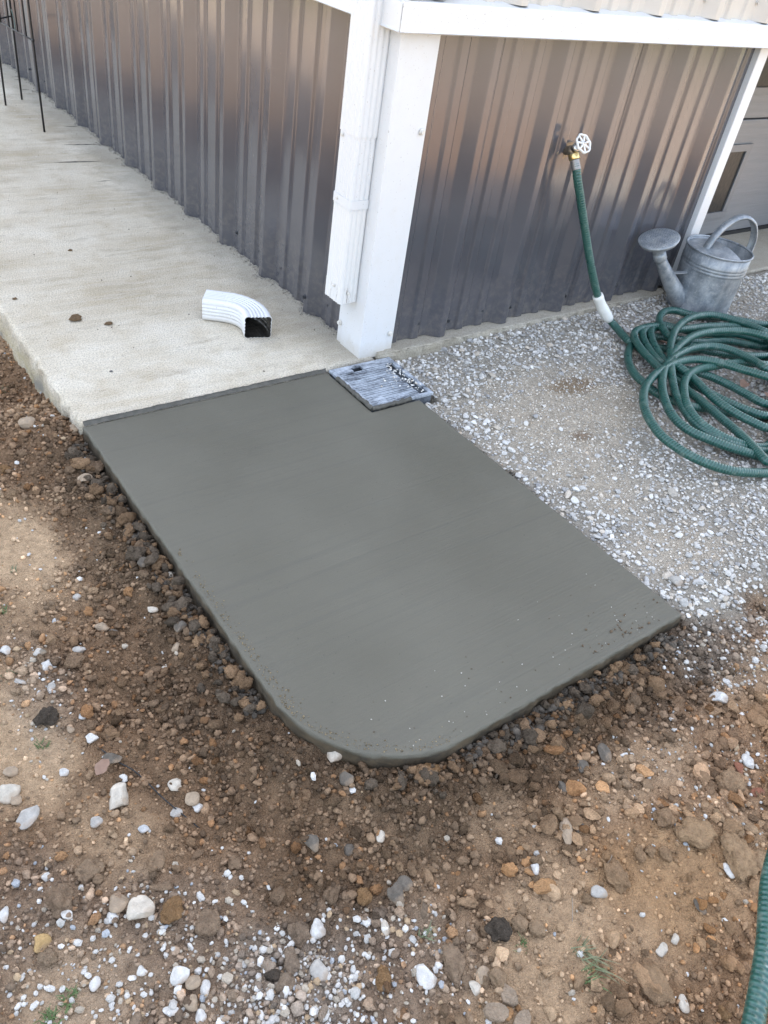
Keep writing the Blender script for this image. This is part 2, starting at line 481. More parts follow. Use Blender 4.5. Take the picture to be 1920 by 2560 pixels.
def slab_dist(x, y):
    """signed distance outside the new slab's footprint (rounded front-left corner)."""
    dx = np.maximum(SX0 - x, x - SX1); dy = SY0 - y
    d = np.where((dx > 0) & (dy > 0), np.hypot(dx, dy), np.maximum(dx, dy))
    cx, cy = SX0 + SR, SY0 + SR
    cor = (x < cx) & (y < cy)
    return np.where(cor, np.hypot(x - cx, y - cy) - SR, d)

def blob(x, y, cx, cy, rx, ry, seed=3, edge=.5):
    n = fbm(x * 9, y * 9, seed, 4) - .5
    return sstep(1 + edge, 1 - edge, np.hypot((x - cx) / rx, (y - cy) / ry) + n * 1.1)

def gravel_mask(x, y):
    n = (fbm(x * 7, y * 7, 31, 4) - .5) * .22
    g = sstep(-.02, .05, x - .03 + n * .3) * sstep(-1.36, -1.20, y + .12 * sstep(.1, .9, x) + n)
    return g

def white_mix(x, y):
    """share of white limestone bits in the soil."""
    w = np.maximum.reduce([.9 * blob(x, y, -1.06, -1.43, .11, .10, 41), .42 * blob(x, y, -1.20, -1.30, .16, .13, 42), .36 * blob(x, y, -1.33, -1.15, .10, .12, 43),
                           .45 * blob(x, y, -.93, -1.46, .12, .09, 44), .35 * blob(x, y, -1.2, -.72, .06, .12, 45), .5 * blob(x, y, .12, -1.36, .22, .10, 46), .25 * blob(x, y, -.2, -1.5, .2, .12, 47)])
    return w

def packed(x, y):
    """bare trodden soil, few crumbs."""
    return np.clip(np.maximum.reduce([blob(x, y, -1.12, -.36, .09, .19, 51), .9 * blob(x, y, -1.27, -.84, .08, .13, 52), .7 * blob(x, y, -1.33, -1.25, .07, .08, 53),
                              .85 * blob(x, y, -.66, -1.56, .14, .09, 54), .8 * blob(x, y, -.80, -1.63, .13, .08, 55), .75 * blob(x, y, -.42, -1.62, .18, .10, 56),
                              .7 * blob(x, y, -.36, -1.45, .16, .06, 57), .6 * blob(x, y, -.64, -1.375, .07, .05, 58), .5 * blob(x, y, .15, -1.42, .2, .06, 59), .5 * blob(x, y, -1.2, -1.06, .08, .1, 60)]), 0, 1)

def dust(x, y):
    return np.clip(np.maximum.reduce([blob(x, y, .40, -.48, .30, .24, 61), .85 * blob(x, y, .28, -.75, .15, .18, 62), .75 * blob(x, y, .22, -1.08, .16, .10, 63), .6 * blob(x, y, .62, -.33, .12, .10, 64)]), 0, 1)

def lerp(a, b, t): return a + (np.asarray(b) - a) * t[..., None]

def soil_col(x, y):
    n = fbm(x * 5, y * 5, 71, 4); n2 = fbm(x * 22, y * 22, 72, 3)
    c = np.empty(x.shape + (3,)); c[:] = (.27, .182, .115)
    c = lerp(c, (.37, .265, .175), sstep(.42, .7, n))
    right = sstep(-.75, -.35, x + (n - .5) * .5) * sstep(-1.25, -1.45, y)
    c = lerp(c, (.41, .255, .145), right * .85)
    d = slab_dist(x, y)
    moist = sstep(.27, .02, d + (n2 - .5) * .22) * sstep(.1, -.15, y)
    moist = np.maximum(moist, .8 * blob(x, y, -.60, -1.34, .22, .07, 73))
    moist = np.maximum(moist, .6 * blob(x, y, -.93, -1.33, .12, .10, 74))
    c = lerp(c, (.120, .086, .057), moist * .85)
    p = packed(x, y)
    tanl = np.where(x < -1.0, 1., .75)
    c = lerp(c, (.60, .455, .31), p * tanl * .95)
    orange = blob(x, y, -.42, -1.60, .16, .10, 75)
    c = lerp(c, (.43, .27, .14), orange * .6)
    c = c * np.array([1.03, .975, .915])
    c = lerp(c, (.48, .45, .40), np.clip(white_mix(x, y), 0, 1) * .45)
    g = gravel_mask(x, y)
    gc = np.empty_like(c); gc[:] = (.43, .40, .345)
    gc = lerp(gc, (.60, .53, .43), dust(x, y) * .9)
    gc = lerp(gc, (.30, .215, .13), blob(x, y, .60, -.37, .10, .045, 65) * .75)
    gc = lerp(gc, (.25, .17, .11), blob(x, y, .39, -.60, .035, .02, 66) * .7)
    c = c + (gc - c) * g[..., None]
    far = sstep(2.2, 4.0, np.maximum(np.abs(x), np.abs(y)))
    fc = np.empty_like(c); fc[:] = (.45, .345, .265)
    fc = lerp(fc, (.085, .11, .035), sstep(7., 12., np.hypot(x, y) + 5 * (fbm(x * .35, y * .35, 76, 4) - .5)) * .9)
    return c + (fc - c) * far[..., None]

def ground_z(x, y):
    d = slab_dist(x, y)
    n1 = fbm(x * 3.1, y * 3.1, 81, 3) - .5; n2 = fbm(x * 14, y * 14, 82, 3) - .5; n3 = fbm(x * 60, y * 60, 83, 3) - .5
    p = packed(x, y)
    zd = -.060 + .030 * n1 + .027 * n2 * (1 - .55 * p) + .016 * n3 * (1 - .75 * p) + .006 * (fbm(x * 130, y * 130, 85, 2) - .5) * (1 - .7 * p)
    zd += .012 * sstep(.10, .0, d) * sstep(.0, -.1, y)
    zd += .034 * np.exp(-((x + .93) / .06)**2 - ((y - .03) / .10)**2)
    zd += .016 * np.exp(-((d - .07) / .05)**2) * sstep(.0, -.2, y)
    zd -= .045 * sstep(.12, .35, y) * sstep(-.80, -.9, x)
    zd -= .012 * sstep(.5, 1.6, -x - .9)
    # footprints / dig mark in the right foreground
    zd -= .014 * np.exp(-((x + .63) / .07)**2 - ((y + 1.36) / .045)**2)
    g = gravel_mask(x, y)
    zg = -.026 + .010 * n1 + .004 * n2 + .003 * n3
    zg += .020 * sstep(-.30, -.02, y) * sstep(.25, .5, x) + .006 * sstep(.9, 1.4, x)
    z = zd * (1 - g) + zg * g
    far = sstep(1.8, 6, np.maximum(np.abs(x), np.abs(y)))
    z = z * (1 - far) + far * (-.09 + .05 * (fbm(x * .3, y * .3, 84, 3) - .5))
    under = (slab_dist(x, y) < -.012) & (y < .2)
    under |= (x > SX0 + .015) & (y > SYJ - .05) & (x < .1)
    under |= (x > .0) & (y > .0)
    under |= (x > -.14) & (x < .112) & (y > -.27) & (y < 0)
    return np.where(under, -.17, z)

def axis(lo, hi, step, far, mid=None):
    a = np.arange(lo, hi + 1e-6, step)
    f_ = np.array([.03, .08, .15, .3, .5, .8, 1.3, 2, 3, 5, 8, 13, 22, 40, 70, 120, 200, 350])
    return np.concatenate([(lo - f_)[::-1], a, hi + f_])
gx = np.concatenate([axis(-1.62, .62, .007, 0)[:-18], np.arange(.64, 2.3, .016), 2.3 + np.array([.05, .15, .3, .5, .8, 1.3, 2, 3, 5, 8, 13, 22, 40, 70, 120, 200, 350])])
gy = axis(-2.0, .55, .007, 0)
GX, GY = np.meshgrid(gx, gy)
GZ = ground_z(GX, GY)
V = np.stack([GX.ravel(), GY.ravel(), GZ.ravel()], 1)
nx, ny = len(gx), len(gy)
ii = (np.arange(ny - 1)[:, None] * nx + np.arange(nx - 1)[None]).ravel()
F = np.stack([ii, ii + 1, ii + 1 + nx, ii + nx], 1)
g_me = mesh_np('ground', V, F, True, soil_col(GX.ravel(), GY.ravel()))
ground = obj('ground', g_me, M['soil'])
tag(ground, 'bare brown earth round the slab, pale grey and gritty by the wall', 'ground', kind='structure')

# ------------------------------------------------------------------ slabs
def slab_mesh(name, outline, ztop, zbot, bev, mat, wob=.0015, slump=.006, seed=1):
    """outline: ccw (n,2) fine polygon; rounded arris, slightly rough sides."""
    P = np.asarray(outline, float); n = len(P)
    E = np.roll(P, -1, 0) - P; E /= np.linalg.norm(E, axis=1)[:, None]
    n2_ = np.stack([E[:, 1], -E[:, 0]], 1); n1_ = np.roll(n2_, 1, 0)
    N = (n1_ + n2_) / (1 + (n1_ * n2_).sum(1))[:, None]
    s = np.concatenate([[0], np.cumsum(np.linalg.norm(np.diff(P, axis=0), axis=1))])
    rings = []
    prof = [(-bev, 0.), (-bev * .62, -.07 * bev), (-bev * .3, -.3 * bev), (-bev * .08, -.62 * bev), (0, -bev), (slump * .4, -bev - .012), (slump * .2, -bev - .024), (slump, -bev - .04), (slump * .6, zbot - ztop)]
    for k, (o, dz) in enumerate(prof):
        w = wob * (0.6 if k < 2 else 1 + .6 * k)
        nz = (fbm(s * 55, s * 0 + k * .35, seed, 3) - .5) * 2 * w + (fbm(s * 140, s * 0 + k * 1.3, seed + 5, 2) - .5) * w
        q = P + N * (o + nz)[:, None]
        zz = ztop + dz + (0 if k == 0 else (fbm(s * 60, s * 0 + k, seed + 9, 2) - .5) * w)
        rings.append(np.column_stack([q, np.broadcast_to(zz, (n,))]))
    V = np.concatenate(rings); F = []
    for i in range(len(rings) - 1):
        for j in range(n):
            a_ = i * n + j; b_ = i * n + (j + 1) % n
            F.append((a_, a_ + n, b_ + n, b_))
    me = bpy.data.meshes.new(name)
    me.from_pydata(V.tolist(), [], F + [tuple(range(n))])
    sm = np.ones(len(me.polygons), bool); sm[-1] = False
    me.polygons.foreach_set('use_smooth', sm)
    me.update()
    return obj(name, me, mat)

def poly_fine(pts, step=.008):
    out = []
    for i in range(len(pts)):
        p = np.array(pts[i]); q = np.array(pts[(i + 1) % len(pts)])
        L = np.linalg.norm(q - p); out.append(p)
        if L > .05:                                    # keep clear of the corners so that insets stay clean
            for s in np.linspace(.021, L - .021, max(2, int((L - .042) / step))): out.append(p + (q - p) * s / L)
    return np.array(out)

arc = [(SX0 + SR + SR * math.cos(t), SY0 + SR + SR * math.sin(t)) for t in np.linspace(math.pi, 1.5 * math.pi, 24)]
NX0, NY0 = -.131, -.262                                        # notch for the catch basin
new_pts = arc + [(SX1, SY0), (SX1, NY0), (NX0, NY0), (NX0, SYJ), (SX0, SYJ)]
new_slab = slab_mesh('concrete_slab', poly_fine(new_pts), SZ, -.16, .0055, M['new_concrete'], wob=.0009, slump=.004)
tag(new_slab, 'freshly poured dark grey concrete slab with one rounded corner', 'slab', kind='structure')
old_pts = poly_fine([(-.869, SYJ + .002), (.06, SYJ + .002), (.06, 1.2), (-.869, 1.2)], .008)
old_pts = poly_fine([(-.869, SYJ + .003), (-.135, SYJ + .003), (-.135, SYJ + .010), (.05, SYJ + .010), (.05, 9.0), (-.869, 9.0)], .012)
old = slab_mesh('sidewalk', old_pts, 0.0, -.18, .014, M['old_concrete'], wob=.0022, slump=.003, seed=4)
tag(old, 'old pale stained concrete walk along the metal wall', 'sidewalk', kind='structure')

# cement smeared on the old walk's end, along the joint
xs = np.arange(SX0 + .004, NX0, .006)
top = SYJ + .0012 + .004 * fbm(xs * 18, xs * 0, 5, 4) + .004 * fbm(xs * 90, xs * 0 + 3, 6, 2)
V = []; F = []
for i, x_ in enumerate(xs):
    t_ = top[i] - .0
    V += [(x_, SYJ - .003, SZ + .0015), (x_, SYJ - .0005, -.006), (x_, SYJ + .003, -.0035), (x_, t_, .0022), (x_, t_ + .002, -.002)]
for i in range(len(xs) - 1):
    for j in range(4):
        a_ = i * 5 + j; F.append((a_, a_ + 5, a_ + 6, a_ + 1))
obj('cement_smear', mesh_np('cement_smear', V, F, True), M['smear'], new_slab)

# tool scratches in the old walk beside the wall
for (x0, y0, x1, y1, w_) in [(-.165, 2.166, -.005, 2.151, .010), (-.29, 1.933, -.085, 1.918, .012), (-.067, 2.44, -.008, 2.434, .007), (-.046, 3.306, -.006, 3.307, .012), (-.076, 3.103, -.029, 3.103, .012), (-.196, 1.669, -.135, 1.672, .006)]:
    k = 14; t = np.linspace(0, 1, k)
    cx = x0 + (x1 - x0) * t; cy = y0 + (y1 - y0) * t
    hw = w_ * .5 * np.sin(np.pi * np.clip(t, .02, .98)) * (.55 + .9 * RNG.random(k))
    V = np.concatenate([np.stack([cx, cy - hw, np.full(k, .0008)], 1), np.stack([cx, cy + hw, np.full(k, .0008)], 1), np.stack([cx, cy, np.full(k, .0014)], 1)])
    F = [(i, i + 1, 2 * k + i + 1, 2 * k + i) for i in range(k - 1)] + [(2 * k + i, 2 * k + i + 1, k + i + 1, k + i) for i in range(k - 1)]
    obj('scratch_mark', mesh_np('scratch_mark', V, F), M['smear'], old)

# ledge of the foundation under the right wall, apron before the garage door
led = slab_mesh('foundation_ledge', poly_fine([(.06, -.021), (1.50, -.021), (1.50, .25), (.06, .25)], .01), .010, -.18, .006, M['old_concrete'], wob=.003, seed=12)
tag(led, 'thin rough concrete ledge under the right-hand metal wall', 'ledge', kind='structure')
apr = slab_mesh('door_apron', poly_fine([(1.505, .012), (3.3, .012), (3.3, .55), (1.505, .55)], .02), .0, -.18, .01, M['old_concrete'], wob=.003, seed=15)
tag(apr, 'pale concrete sill in front of the grey garage door', 'apron', kind='structure')

# ------------------------------------------------------------------ building
bld = empty('metal_building', (0, 0, 0))
tag(bld, 'metal-clad building corner, charcoal ribbed siding below pale siding', 'building')
PAN = .032                                                     # depth of the major ribs
def rib_profile(s0, s1, pitch, phase):
    """(s, out) polyline of the ribbed sheet from s0 to s1; out=0 pan, PAN rib crown."""
    base = [(-.046, 0), (-.012, PAN), (.012, PAN), (.046, 0)]
    for f_ in (.345, .655):
        c = pitch * f_
        base += [(c - .021, 0), (c - .014, .0085), (c + .014, .0085), (c + .021, 0)]
    pts = []
    k0 = int(math.floor((s0 - phase) / pitch)) - 1; k1 = int(math.ceil((s1 - phase) / pitch)) + 1
    for k in range(k0, k1 + 1):
        for (d, o) in base: pts.append((phase + k * pitch + d, o))
    pts.sort()
    S_ = np.array([p[0] for p in pts]); O_ = np.array([p[1] for p in pts])
    inside = (S_ > s0) & (S_ < s1)
    s = np.concatenate([[s0], S_[inside], [s1]]); o = np.interp(s, S_, O_)
    # soften bends
    ss, oo = [], []
    for i in range(len(s)):
        if 0 < i < len(s) - 1:
            for t in (-.0016, .0016): ss.append(s[i] + t); oo.append(np.interp(s[i] + t, s, o))
        else: ss.append(s[i]); oo.append(o[i])
    return np.array(ss), np.array(oo)

def siding_sheet(name, wall, s0, s1, z0, z1, pitch, phase, off, mat, parent):
    s, o = rib_profile(s0, s1, pitch, phase)
    zs = np.concatenate([[z0, z0 + .004], np.linspace(z0 + .1, z1 - .05, 8), [z1]])
    V = []
    for lay in (0, 1):
        for z in zs:
            out = o + off - lay * .0011
            if wall == 'left': V.append(np.stack([PAN - out, s, np.full(len(s), z)], 1))
            else: V.append(np.stack([s, PAN - out, np.full(len(s), z)], 1))
    V = np.concatenate(V); n = len(s); mz = len(zs); F = []
    for lay in (0, 1):
        b0 = lay * n * mz
        for i in range(mz - 1):
            for j in range(n - 1):
                a_ = b0 + i * n + j
                f_ = (a_, a_ + 1, a_ + 1 + n, a_ + n)
                F.append(f_ if (lay == 0) == (wall == 'right') else f_[::-1])
    b0 = n * mz
    for j in range(n - 1): F.append((j, j + 1, b0 + j + 1, b0 + j))
    return obj(name, mesh_np(name, V, F, False), mat, parent)

LP, LPH = .3048, .325 - .0                                      # left wall rib pitch / phase
RP, RPH = .2800, .890 - .28 * 3                                 # right wall
y_ = .09
while y_ < 8.6:
    siding_sheet('siding_panel', 'left', y_, y_ + .9144 + .045, -.005, .90, LP, LPH, .0012 * (int(y_ / .9) % 2), M['charcoal'], bld)
    siding_sheet('upper_siding_panel', 'left', y_, y_ + .9144 + .045, .957, 3.0, LP, LPH, .028 + .0012 * (int(y_ / .9) % 2), M['cream'], bld)
    y_ += .9144
for (x0, x1, q) in [(.09, .985, 0), (.96, 1.555, 1)]:
    siding_sheet('siding_panel', 'right', x0, x1, .012, .90, RP, RPH, .0012 * q, M['charcoal'], bld)
for (x0, x1, q) in [(.0, .985, 0), (.96, 1.90, 1), (1.87, 2.80, 0), (2.77, 3.30, 1)]:
    siding_sheet('upper_siding_panel', 'right', x0, x1, .957 if x1 < 1.7 or True else 2.2, 3.0, RP, RPH + .03, .028 + .0012 * q, M['cream'], bld)
# solid boxes added inside the shell to block light
box('backing_box', (.045, .045, -.15), (1.56, 9.0, 3.0), M['dark_void'], bld)
box('backing_box', (1.562, .50, -.15), (3.30, 9.0, 3.0), M['dark_void'], bld)
box('backing_box', (3.12, .045, -.15), (3.30, .498, .985), M['charcoal'], bld)
box('lintel', (1.562, .045, .99), (3.30, .498, 3.0), M['dark_void'], bld)

def extrude_profile(name, prof, d0, d1, axis_, mat, parent, thick=.0016):
    """open polyline prof [(a,b)] swept straight; axis_ 'z': (x,y) prof along z; 'x': (y,z) prof along x; 'y': (x,z) prof along y"""
    p = np.array(prof, float); T = np.gradient(p, axis=0); T /= np.linalg.norm(T, axis=1)[:, None]
    N = np.stack([-T[:, 1], T[:, 0]], 1); q = p + N * thick
    loop = np.concatenate([p, q[::-1]]); n = len(loop); V = []
    for d in (d0, d1):
        if axis_ == 'z': V.append(np.column_stack([loop, np.full(n, d)]))
        elif axis_ == 'x': V.append(np.column_stack([np.full(n, d), loop]))
        else: V.append(np.column_stack([loop[:, 0], np.full(n, d), loop[:, 1]]))
    V = np.concatenate(V)
    F = [(j, (j + 1) % n, n + (j + 1) % n, n + j) for j in range(n)]
    me = bpy.data.meshes.new(name); h = len(p)
    caps = [(i, i + 1, n - 2 - i, n - 1 - i) for i in range(h - 1)]
    caps += [tuple(n + t for t in c[::-1]) for c in caps]
    me.from_pydata(V.tolist(), [], F + caps); me.update()
    o = obj(name, me, mat, parent)
    bm = bmesh.new(); bm.from_mesh(me); bmesh.ops.recalc_face_normals(bm, faces=bm.faces); bm.to_mesh(me); bm.free()
    return o

# corner trim (L of folded steel, stepped flanges, hemmed)
e = -.004
tr = extrude_profile('corner_trim', [(e + .004, .127), (e + .004, .103), (e, .100), (e, .003), (e + .0008, e + .0008), (.003, e), (.092, e), (.095, e + .004), (.122, e + .004)], -.006, .905, 'z', M['white'], bld, .0016)
# ledge flashing between the two sidings
fp = [(-.040, .889), (-.036, .886), (-.034, .894), (-.034, .946), (-.030, .950), (.030, .963)]
extrude_profile('ledge_flashing', fp, -.034, 1.60, 'x', M['white'], bld)
extrude_profile('ledge_flashing', fp, 1.60, 3.3, 'x', M['white'], bld)
extrude_profile('ledge_flashing', fp, -.033, 8.9, 'y', M['white'], bld)
# upper corner trim
extrude_profile('upper_corner_trim', [(-.030, .13), (-.030, -.028), (-.0285, -.030), (.13, -.030)], .966, 3.0, 'z', M['white'], bld)
# jamb trim at the garage opening
extrude_profile('jamb_trim', [(1.553, .040), (1.553, .001), (1.555, -.001), (1.607, -.001), (1.609, .001), (1.609, .36)], .0, .888, 'z', M['white'], bld, .0014)

# garage door with sections and windows
door = empty('garage_door', (0, 0, 0), bld)
DY = .37
for k in range(2):
    z0 = .018 + k * .525
    box('door_section', (1.62, DY, z0), (3.10, DY + .045, z0 + .519), M['door_grey'], door, .004)
box('bottom_seal', (1.62, DY - .006, -.002), (3.10, DY + .05, .017), M['rubber'], door)
for (wx0, wx1) in [(1.93, 2.345)]:
    for k in range(2):
        z0 = .13 + k * .54; z1 = z0 + .275
        fr = extrude_profile('window_frame', [(wx0 - .035, z0 - .03), (wx1 + .035, z0 - .03)], DY - .012, DY, 'y', M['door_frame'], door, .0298)
        extrude_profile('window_frame', [(wx0 - .035, z1 + .0002), (wx1 + .035, z1 + .0002)], DY - .012, DY, 'y', M['door_frame'], door, .030)
        box('window_frame', (wx0 - .035, DY - .0118, z0), (wx0, DY, z1), M['door_frame'], door, .002)
        box('window_frame', (wx1, DY - .0118, z0), (wx1 + .035, DY, z1), M['door_frame'], door, .002)
        box('window_pane', (wx0, DY - .004, z0), (wx1, DY - .001, z1), M['glass'], door)

# unseen gable roof, peaked and sized to throw its shade further; gutter
RX, RZ = 1.65, 4.2
def prism(name, tri, y0, y1, mat):
    V = [(a_, y0, b_) for a_, b_ in tri] + [(a_, y1, b_) for a_, b_ in tri]; n_ = len(tri)
    me = bpy.data.meshes.new(name); me.from_pydata(V, [], [tuple(range(n_)), tuple(range(2 * n_ - 1, n_ - 1, -1))] + [(j_, n_ + j_, n_ + (j_ + 1) % n_, (j_ + 1) % n_) for j_ in range(n_)]); me.update()
    return obj(name, me, mat, bld)
prism('unseen_gable', [(.0, 3.0), (3.3, 3.0), (RX, RZ)], .0, 9.0, M['cream'])
sl_ = (RZ - 3.0) / RX
prism('unseen_roof_slope', [(-.05, 3.0 - .05 * sl_), (RX, RZ), (RX, RZ + .05), (-.05, 3.05 - .05 * sl_)], -.06, 9.06, M['roof'])
prism('unseen_roof_slope', [(3.35, 3.0 - .05 * sl_), (RX, RZ + .002), (RX, RZ + .052), (3.35, 3.05 - .05 * sl_)], -.06, 9.06, M['roof'])
extrude_profile('gutter', [(-.034, 2.96), (-.034, 2.88), (-.11, 2.88), (-.125, 2.96)], -.05, 9.05, 'y', M['white'], bld, .002)

# screws: washer, hex head
def screw_mesh(r=.0075):
    prof = [(0.0001, .0085), (r * .62, .0085), (r * .62, .003), (r * .95, .0025), (r * 1.0, .0), ]
    a_ = np.linspace(0, 2 * np.pi, 12, endpoint=False); V = []; 
    for (rr, zz) in prof: V.append(np.stack([rr * np.cos(a_), rr * np.sin(a_), np.full(12, zz)], 1))
    V, F = sweep(None, V); return mesh_np('screw', V, F, False)
sc_d = screw_mesh(); sc_d.materials.append(M['screw_dark'])
sc_l = screw_mesh(); sc_l.materials.append(M['screw_light'])
sc_w = screw_mesh(.009); sc_w.materials.append(M['white_clean'])
def screw(me, p, n):
    o = bpy.data.objects.new('screw', me); link(o, bld); o.matrix_world = align(p, n); return o
for y_ in (2.82, 2.66, 2.345, 2.045, 1.89, 1.745, 1.443, 1.148, .98, .86, .684, .53, .33, .23, 3.0, 3.25, 3.5, 3.8):
    off = abs(((y_ - LPH + LP / 2) % LP) - LP / 2)
    out = np.interp(off, [0, .012, .046], [PAN, PAN, 0])
    screw(sc_d, (PAN - out - .001, y_, .055 if off < .04 else .066), (-1, 0, 0))
screw(sc_d, (.031, .965, .645), (-1, 0, 0)); screw(sc_d, (.031, 2.19, .645), (-1, 0, 0)); screw(sc_d, (.031, 3.41, .645), (-1, 0, 0))
for x_ in (.243, .352, .52, .64, .80, .92, 1.20, 1.36):
    off = abs(((x_ - RPH + RP / 2) % RP) - RP / 2)
    out = np.interp(off, [0, .012, .046], [PAN, PAN, 0])
    screw(sc_d, (x_, PAN - out - .0012, .062), (0, -1, 0))
screw(sc_d, (.905, .031, .643), (0, -1, 0))
for z_ in (.065, .654): screw(sc_w, (.108, -.0015, z_), (0, -1, 0)); screw(sc_w, (-.0015, .116, z_), (-1, 0, 0))
for k in range(-1, 6):
    for d in (-.05, .05):
        x_ = RPH + .03 + RP * (k + 1) + d
        if .05 < x_ < 2.2: screw(sc_l, (x_, PAN - .028 - .001, 1.002 + .006 * ((k * 7) % 3)), (0, -1, 0))

# ------------------------------------------------------------------ downspout
def flute_section(w, h, r=.008, depth=.0014, n_flute=(5, 5), lo=.28, hi=.92, per=26):
    """closed ring (n,2) of a fluted rectangular pipe, w along u, h along v, centred."""
    pts = []
    corners = [(-w / 2, -h / 2), (w / 2, -h / 2), (w / 2, h / 2), (-w / 2, h / 2)]
    for k in range(4):
        p = np.array(corners[k]); q = np.array(corners[(k + 1) % 4]); L = np.linalg.norm(q - p); t = (q - p) / L
        nrm = np.array([t[1], -t[0]]); nf = n_flute[k % 2]
        for s in np.linspace(r, L - r, per, endpoint=True):
            f_ = s / L; d = 0
            if lo < f_ < hi: d = -depth * (.5 - .5 * math.cos(2 * math.pi * nf * (f_ - lo) / (hi - lo)))
            pts.append(p + t * s + nrm * d)
        c = q - t * r - nrm * r
        for a_ in np.linspace(0, math.pi / 2, 5)[1:-1]:
            pts.append(c + nrm * r * math.cos(a_) + t * r * math.sin(a_))
    return np.array(pts)

ds = empty('downspout', (-.036, .083, .16))
tag(ds, 'white fluted metal downspout cut off above the walk at the building corner', 'downspout')
def pipe_piece(name, z0, z1, scale, mat, jag=0., parent=ds, depth=.0019, bell=0.):
    sec = flute_section(.063 * scale, .086 * scale, depth=depth, n_flute=(3, 6), lo=.12, hi=.88, per=40)
    n = len(sec); zs = list(np.linspace(z0, z1, 6)); rings = []
    for lay in (0, 1):
        for i, z in enumerate(zs):
            k_ = 1 - lay * .028 + (bell if i == 0 else 0)
            zz = np.full(n, z)
            if i == 0 and jag: zz = zz + jag * (fbm(sec[:, 0] * 160 + 5, sec[:, 1] * 160, 9, 2) - .5) * 2 + .10 * np.clip(-sec[:, 1], -.05, .05) * 0
            rings.append(np.column_stack([-.036 + sec[:, 0] * k_, .083 + sec[:, 1] * k_, zz]))
    V = np.concatenate(rings); F = []; m_ = len(zs)
    for lay in (0, 1):
        for i in range(m_ - 1):
            for j in range(n):
                a_ = (lay * m_ + i) * n + j; b_ = (lay * m_ + i) * n + (j + 1) % n
                f_ = (a_, b_, b_ + n, a_ + n); F.append(f_ if lay == 0 else f_[::-1])
    for i in (0, m_ - 1):
        for j in range(n):
            a_ = i * n + j; b_ = i * n + (j + 1) % n; c_ = (m_ + i) * n
            f_ = (b_, a_, c_ + j, c_ + (j + 1) % n); F.append(f_ if i == 0 else f_[::-1])
    o = obj(name, mesh_np(name, V, F, True), mat, parent); o.data.set_sharp_from_angle(angle=math.radians(50)); o.matrix_parent_inverse = parent.matrix_world.inverted() if False else Matrix.Translation(-parent.location)
    return o
pipe_piece('upper_pipe', .632, 2.89, 1.05, M['white_pipe'])
pipe_piece('middle_pipe', .440, .66, 1.0, M['white_pipe'])
pipe_piece('lower_pipe', .178, .472, .985, M['pipe_end'], .001)
pipe_piece('crimped_end', .168, .224, .997, M['pipe_end'], .0014, depth=.0020)
pipe_piece('collar', .446, .470, 1.05, M['white_pipe'], depth=.0)
for (p, n_) in [((-.0692, .108, .622), (-1, 0, 0)), ((-.0692, .103, .459), (-1, 0, 0)), ((-.0692, .075, .215), (-1, 0, 0)), ((-.040, .0395, .20), (0, -1, 0))]:
    o = bpy.data.objects.new('rivet', sc_w); link(o, ds); o.matrix_parent_inverse = Matrix.Translation(-ds.location); o.matrix_basis = align(p, n_) @ Matrix.Scale(.55, 4)

def rel(o, parent):
    o.matrix_parent_inverse = Matrix.Translation(-parent.location)
    return o

# ------------------------------------------------------------------ faucet on the right wall
FX, FZ = .727, .574
fc = empty('wall_faucet', (FX, .03, FZ))
tag(fc, 'bronze wall faucet with white handwheel on the charcoal siding', 'faucet')
# flange: rounded diamond plate
bm = bmesh.new(); ring = []
for t in np.linspace(0, 2 * math.pi, 40, endpoint=False):
    r = .025 + .014 * abs(math.cos(t))**3
    ring.append((r * math.cos(t), r * .95 * math.sin(t)))
def plate(name, ring, y0, y1, mat, parent, rot=0.):
    n = len(ring); V = []
    c, s = math.cos(rot), math.sin(rot)
    for y, k in ((y0, 1.), ((y0 * .3 + y1 * .7), 1.), (y1, .93)):
        for (a_, b_) in ring: V.append((FX + (a_ * c - b_ * s) * k, y, FZ + (a_ * s + b_ * c) * k))
    V += [(FX, y0, FZ), (FX, y1, FZ)]
    F = [];
    for i in range(2):
        for j in range(n): F.append((i * n + j, i * n + (j + 1) % n, (i + 1) * n + (j + 1) % n, (i + 1) * n + j))
    T3 = [(3 * n, (j + 1) % n, j) for j in range(n)] + [(3 * n + 1, 2 * n + j, 2 * n + (j + 1) % n) for j in range(n)]
    me = bpy.data.meshes.new(name); me.from_pydata(V, [], F + T3); me.update()
    return rel(obj(name, me, mat, parent), parent)
plate('flange', ring, .033, .024, M['bronze'], fc, math.radians(20))
BE = Vector((FX, .004, FZ + .005))                         # valve body centre
rel(tube('inlet_pipe', [(FX, .027, FZ), (FX, .014, FZ + .002), tuple(BE)], [.014, .0125, .012], M['bronze'], fc, 16), fc)
def bulb(name, c, r, mat, parent, sc=(1, 1, 1)):
    bm = bmesh.new(); bmesh.ops.create_uvsphere(bm, u_segments=24, v_segments=16, radius=r)
    for v_ in bm.verts: v_.co = Vector((v_.co.x * sc[0], v_.co.y * sc[1], v_.co.z * sc[2])) + Vector(c)
    return rel(from_bm(name, bm, mat, parent, True), parent)
bulb('valve_body', BE, .0150, M['bronze'], fc, (1, 1.25, 1.05))
OUT = Vector((FX, -.013, FZ - .009))
rel(tube('outlet', [tuple(BE), (FX, -.005, FZ - .002), tuple(OUT)], [.0125, .012, .0115], M['bronze'], fc, 16), fc)
AX = Vector((-.02, -.76, .62)).normalized()                # stem points out and up
def along(name, prof, org, ax, mat, parent, n=20):
    return rel(lathe(name, prof, mat, parent, n, align(org, ax)), parent)
along('bonnet', [(.0001, .0), (.0125, .0), (.0125, .014), (.0145, .015), (.0145, .024), (.010, .026), (.006, .030), (.0001, .030)], BE + AX * .003, AX, M['chrome'], fc, 18)
